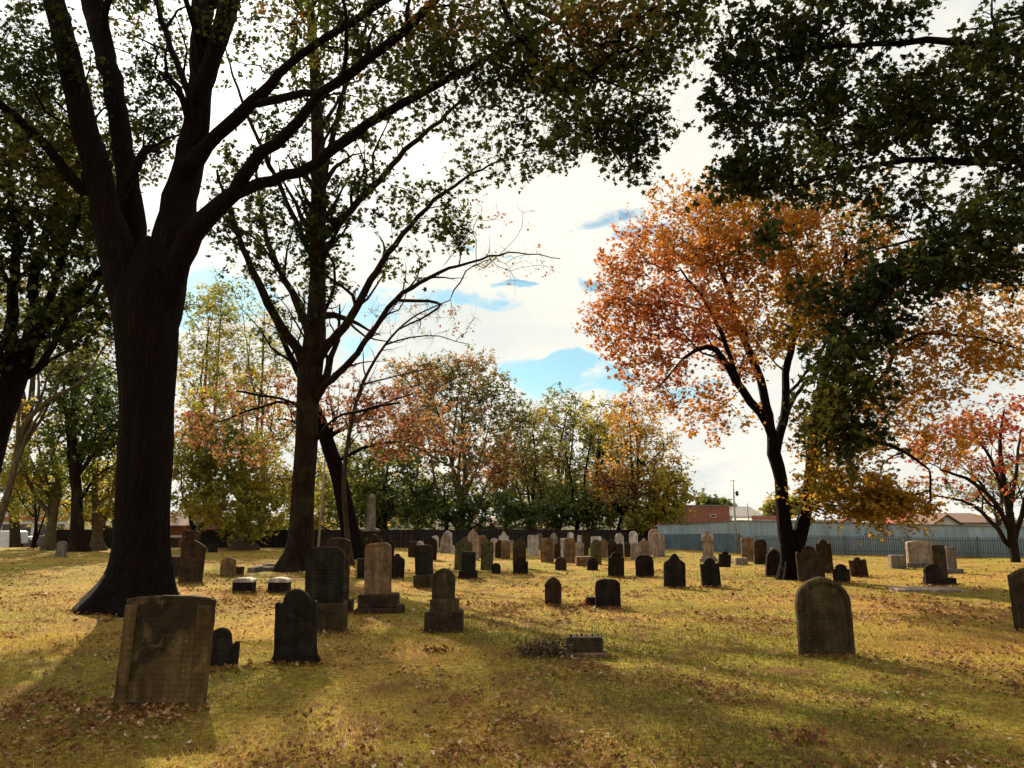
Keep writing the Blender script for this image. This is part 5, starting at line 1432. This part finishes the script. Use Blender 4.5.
# longer grass around stones
for l in SP:
    if l[1] > 22: continue
    n_ = 260
    t = rng.uniform(-.45, .45, n_)
    X = l[0] + t; Y = l[1] - .06 - np.abs(rng.normal(0, .035, n_)); Z = hgt(X, Y)
    h = rng.uniform(.02, .06, n_); a = rng.uniform(0, 6.28, n_); w = .004
    A = np.stack([X - np.cos(a) * w, Y - np.sin(a) * w, Z - .005], -1); B = np.stack([X + np.cos(a) * w, Y + np.sin(a) * w, Z - .005], -1)
    C = np.stack([X + rng.normal(0, .02, n_), Y + rng.normal(0, .02, n_), Z + h], -1)
    mb.add(np.stack([A, B, C], 1).reshape(-1, 3), np.arange(3 * n_).reshape(-1, 3), np.clip(rng.normal(.35, .2, n_), 0, 1))
o = mb.build('grass', m_gr, attr='leaf_tone'); tag(o, 'short yellowish autumn grass', kind='stuff', cat='grass')

# dead branches on the ground
for i, (px, py, lab) in enumerate(((440, 652, 'small dead twig heap left of the dried plants'), (800, 742, 'small clump of curled brown leaves at the bottom right'))):
    g = G(px, py); mb = MB()
    P = rng.normal(0, 1, (26, 3)) * np.array([.11, .07, .012]) + np.array([0, 0, .03])
    add_leaves(mb, P, .07, 'curled', .2, rng.uniform(0, .5, 26))
    tag(mb.build('leaf_clump', dry_leaf, loc=g, attr='leaf_tone'), lab if 'clump' in lab else 'small clump of dark curled leaves left of the low block marker', 'leaf clump', kind='stuff')

# ------------------------------------------------------------------ sun and sky
SUN_AZ = 24.5      # degrees left of straight ahead
SUN_EL = 33.0
s = bpy.data.lights.new('sun', 'SUN'); s.energy = SUN_E; s.angle = R(.9); s.color = (1.0, .83, .60)
so = bpy.data.objects.new('sun', s); col.objects.link(so)
dv = Vector((-math.sin(R(SUN_AZ)) * math.cos(R(SUN_EL)), math.cos(R(SUN_AZ)) * math.cos(R(SUN_EL)), math.sin(R(SUN_EL))))
so.rotation_euler = dv.to_track_quat('Z', 'Y').to_euler()
so.location = dv * 60

w = bpy.data.worlds.new("World"); scene.world = w; w.use_nodes = True
nt = w.node_tree; nt.nodes.clear()
out = nt.nodes.new('ShaderNodeOutputWorld')
sky = nt.nodes.new('ShaderNodeTexSky'); sky.sky_type = 'NISHITA'; sky.sun_disc = False
sky.sun_elevation = R(SUN_EL); sky.sun_rotation = R(-SUN_AZ)
sky.air_density = 1.0; sky.dust_density = .4; sky.ozone_density = .8
bg1 = N(nt, 'ShaderNodeBackground', i_Strength=SKY_STR); nt.links.new(mixc(nt, 1.0, sky.outputs[0], (.80, 1.05, .95), 'MULTIPLY'), bg1.inputs[0])
tc = N(nt, 'ShaderNodeTexCoord').outputs['Generated']
sx = N(nt, 'ShaderNodeSeparateXYZ'); nt.links.new(tc, sx.inputs[0])
az = N(nt, 'ShaderNodeMath', operation='ARCTAN2'); nt.links.new(sx.outputs[0], az.inputs[0]); nt.links.new(sx.outputs[1], az.inputs[1])
el = N(nt, 'ShaderNodeMath', operation='ARCSINE'); nt.links.new(sx.outputs[2], el.inputs[0])
# clouds on a layer overhead
zz = N(nt, 'ShaderNodeMath', operation='ADD'); zz.inputs[1].default_value = .22; nt.links.new(sx.outputs[2], zz.inputs[0])
zm = N(nt, 'ShaderNodeMath', operation='MAXIMUM'); zm.inputs[1].default_value = .05; nt.links.new(zz.outputs[0], zm.inputs[0])
cv = N(nt, 'ShaderNodeVectorMath', operation='DIVIDE'); nt.links.new(tc, cv.inputs[0]); nt.links.new(zm.outputs[0], cv.inputs[1])
n1 = noise_n(nt, cv.outputs[0], 2.1, 6, .6, .5)
n2 = noise_n(nt, mapv(nt, cv.outputs[0], (1, 1, 1), (3, 1, 2)), 1.1, 6, .55, .3)
n3 = noise_n(nt, mapv(nt, tc, (1, 1, 2.2)), 9, 6, .62, .8)
wz = N(nt, 'ShaderNodeTexNoise', i_Scale=7.0, i_Detail=4.0); nt.links.new(tc, wz.inputs['Vector']); wsx = N(nt, 'ShaderNodeSeparateXYZ'); nt.links.new(wz.outputs[1], wsx.inputs[0])
def wob_(src, chn, amp):
    q = N(nt, 'ShaderNodeMath', operation='MULTIPLY_ADD'); q.inputs[1].default_value = amp; nt.links.new(wsx.outputs[chn], q.inputs[0])
    p = N(nt, 'ShaderNodeMath', operation='ADD'); nt.links.new(src, p.inputs[0]); p.inputs[1].default_value = -amp / 2; nt.links.new(p.outputs[0], q.inputs[2]); return q
az = wob_(az.outputs[0], 0, .30); el = wob_(el.outputs[0], 1, .13)


def azel(px, py):
    r = ray(px, py); r = r / np.linalg.norm(r)
    return math.atan2(r[0], r[1]), math.asin(r[2])


acc = None
for (px, py, rx, ry, st) in ((548, 378, 70, 19, 1.0), (600, 392, 45, 12, .8), (492, 285, 26, 5, .8), (592, 292, 34, 10, .9), (430, 305, 60, 18, .8), (215, 290, 60, 34, 1.0), (480, 240, 20, 5, .7), (610, 215, 60, 14, .35), (1010, 275, 40, 24, .8), (700, 400, 60, 12, .9), (350, 330, 40, 30, .8), (553, 195, 12, 4, .6), (640, 235, 40, 10, .5)):
    a0, e0 = azel(px, py); a1, _ = azel(px + rx, py); _, e1 = azel(px, py - ry)
    ra, re = abs(a1 - a0), abs(e1 - e0)
    def lin(src, c, r):
        q = N(nt, 'ShaderNodeMath', operation='MULTIPLY_ADD'); q.inputs[1].default_value = 1 / r; q.inputs[2].default_value = -c / r
        nt.links.new(src, q.inputs[0]); p = N(nt, 'ShaderNodeMath', operation='MULTIPLY'); nt.links.new(q.outputs[0], p.inputs[0]); nt.links.new(q.outputs[0], p.inputs[1]); return p
    A = lin(az.outputs[0], a0, ra); E = lin(el.outputs[0], e0, re)
    sm = N(nt, 'ShaderNodeMath', operation='ADD'); nt.links.new(A.outputs[0], sm.inputs[0]); nt.links.new(E.outputs[0], sm.inputs[1])
    ng = N(nt, 'ShaderNodeMath', operation='MULTIPLY_ADD'); ng.inputs[1].default_value = -st * .7; ng.inputs[2].default_value = st; ng.use_clamp = True
    nt.links.new(sm.outputs[0], ng.inputs[0])
    if acc is None: acc = ng
    else:
        mxn = N(nt, 'ShaderNodeMath', operation='MAXIMUM'); nt.links.new(acc.outputs[0], mxn.inputs[0]); nt.links.new(ng.outputs[0], mxn.inputs[1]); acc = mxn
# gap = patches * noise threshold
t1 = N(nt, 'ShaderNodeMath', operation='MULTIPLY_ADD'); t1.inputs[1].default_value = 2.4; nt.links.new(n3, t1.inputs[0]); nt.links.new(acc.outputs[0], t1.inputs[2])
gapf = ramp(nt, t1.outputs[0], [(0, (0, 0, 0)), (.98, (0, 0, 0)), (1.0, (0, 0, 0))])
mr = N(nt, 'ShaderNodeMapRange'); mr.inputs['From Min'].default_value = 1.62; mr.inputs['From Max'].default_value = 1.95; nt.links.new(t1.outputs[0], mr.inputs['Value'])
cc = ramp(nt, n1, [(.25, CLOUD_D), (.42, CLOUD_M), (.60, CLOUD_L)])
c2 = ramp(nt, n2, [(.36, (.80, .87, .91)), (.56, (1, 1, 1))])
cc = mixc(nt, .8, cc, c2, 'MULTIPLY')
# cloud brightens towards the sun, and is duller on the far side of the sky
dt = N(nt, 'ShaderNodeVectorMath', operation='DOT_PRODUCT'); nt.links.new(tc, dt.inputs[0]); dt.inputs[1].default_value = dv
br = N(nt, 'ShaderNodeMapRange'); br.inputs['From Min'].default_value = -1; br.inputs['From Max'].default_value = 1; br.inputs['To Min'].default_value = BACK; br.inputs['To Max'].default_value = FRONT
nt.links.new(dt.outputs['Value'], br.inputs['Value'])
pw = N(nt, 'ShaderNodeMath', operation='POWER'); pw.inputs[1].default_value = 60; mx0 = N(nt, 'ShaderNodeMath', operation='MAXIMUM'); mx0.inputs[1].default_value = 0
nt.links.new(dt.outputs['Value'], mx0.inputs[0]); nt.links.new(mx0.outputs[0], pw.inputs[0])
sb = N(nt, 'ShaderNodeMath', operation='MULTIPLY_ADD'); sb.inputs[1].default_value = 1.2; nt.links.new(pw.outputs[0], sb.inputs[0]); nt.links.new(br.outputs[0], sb.inputs[2])
bg2 = N(nt, 'ShaderNodeBackground'); nt.links.new(cc, bg2.inputs[0]); nt.links.new(sb.outputs[0], bg2.inputs[1])
ms = N(nt, 'ShaderNodeMixShader'); nt.links.new(mr.outputs[0], ms.inputs[0]); nt.links.new(bg2.outputs[0], ms.inputs[1]); nt.links.new(bg1.outputs[0], ms.inputs[2])
nt.links.new(ms.outputs[0], out.inputs[0])

# ------------------------------------------------------------------ view and render settings
vs = scene.view_settings
vs.view_transform = 'Standard'; vs.look = 'None'; vs.exposure = EXPO; vs.gamma = 1.0; vs.use_curve_mapping = False
scene.render.engine = 'CYCLES'
cy = scene.cycles
cy.use_denoising = True
try: cy.denoiser = 'OPENIMAGEDENOISE'
except Exception: pass
cy.use_adaptive_sampling = True; cy.adaptive_threshold = .03
w.cycles.sampling_method = 'MANUAL'; w.cycles.sample_map_resolution = 512
cy.max_bounces = 4; cy.diffuse_bounces = 3; cy.glossy_bounces = 1; cy.transmission_bounces = 3; cy.transparent_max_bounces = 4
cy.sample_clamp_indirect = 6.0
cy.caustics_reflective = False; cy.caustics_refractive = False
print('TOTAL stones', NS[0], 'objects', len(bpy.data.objects))
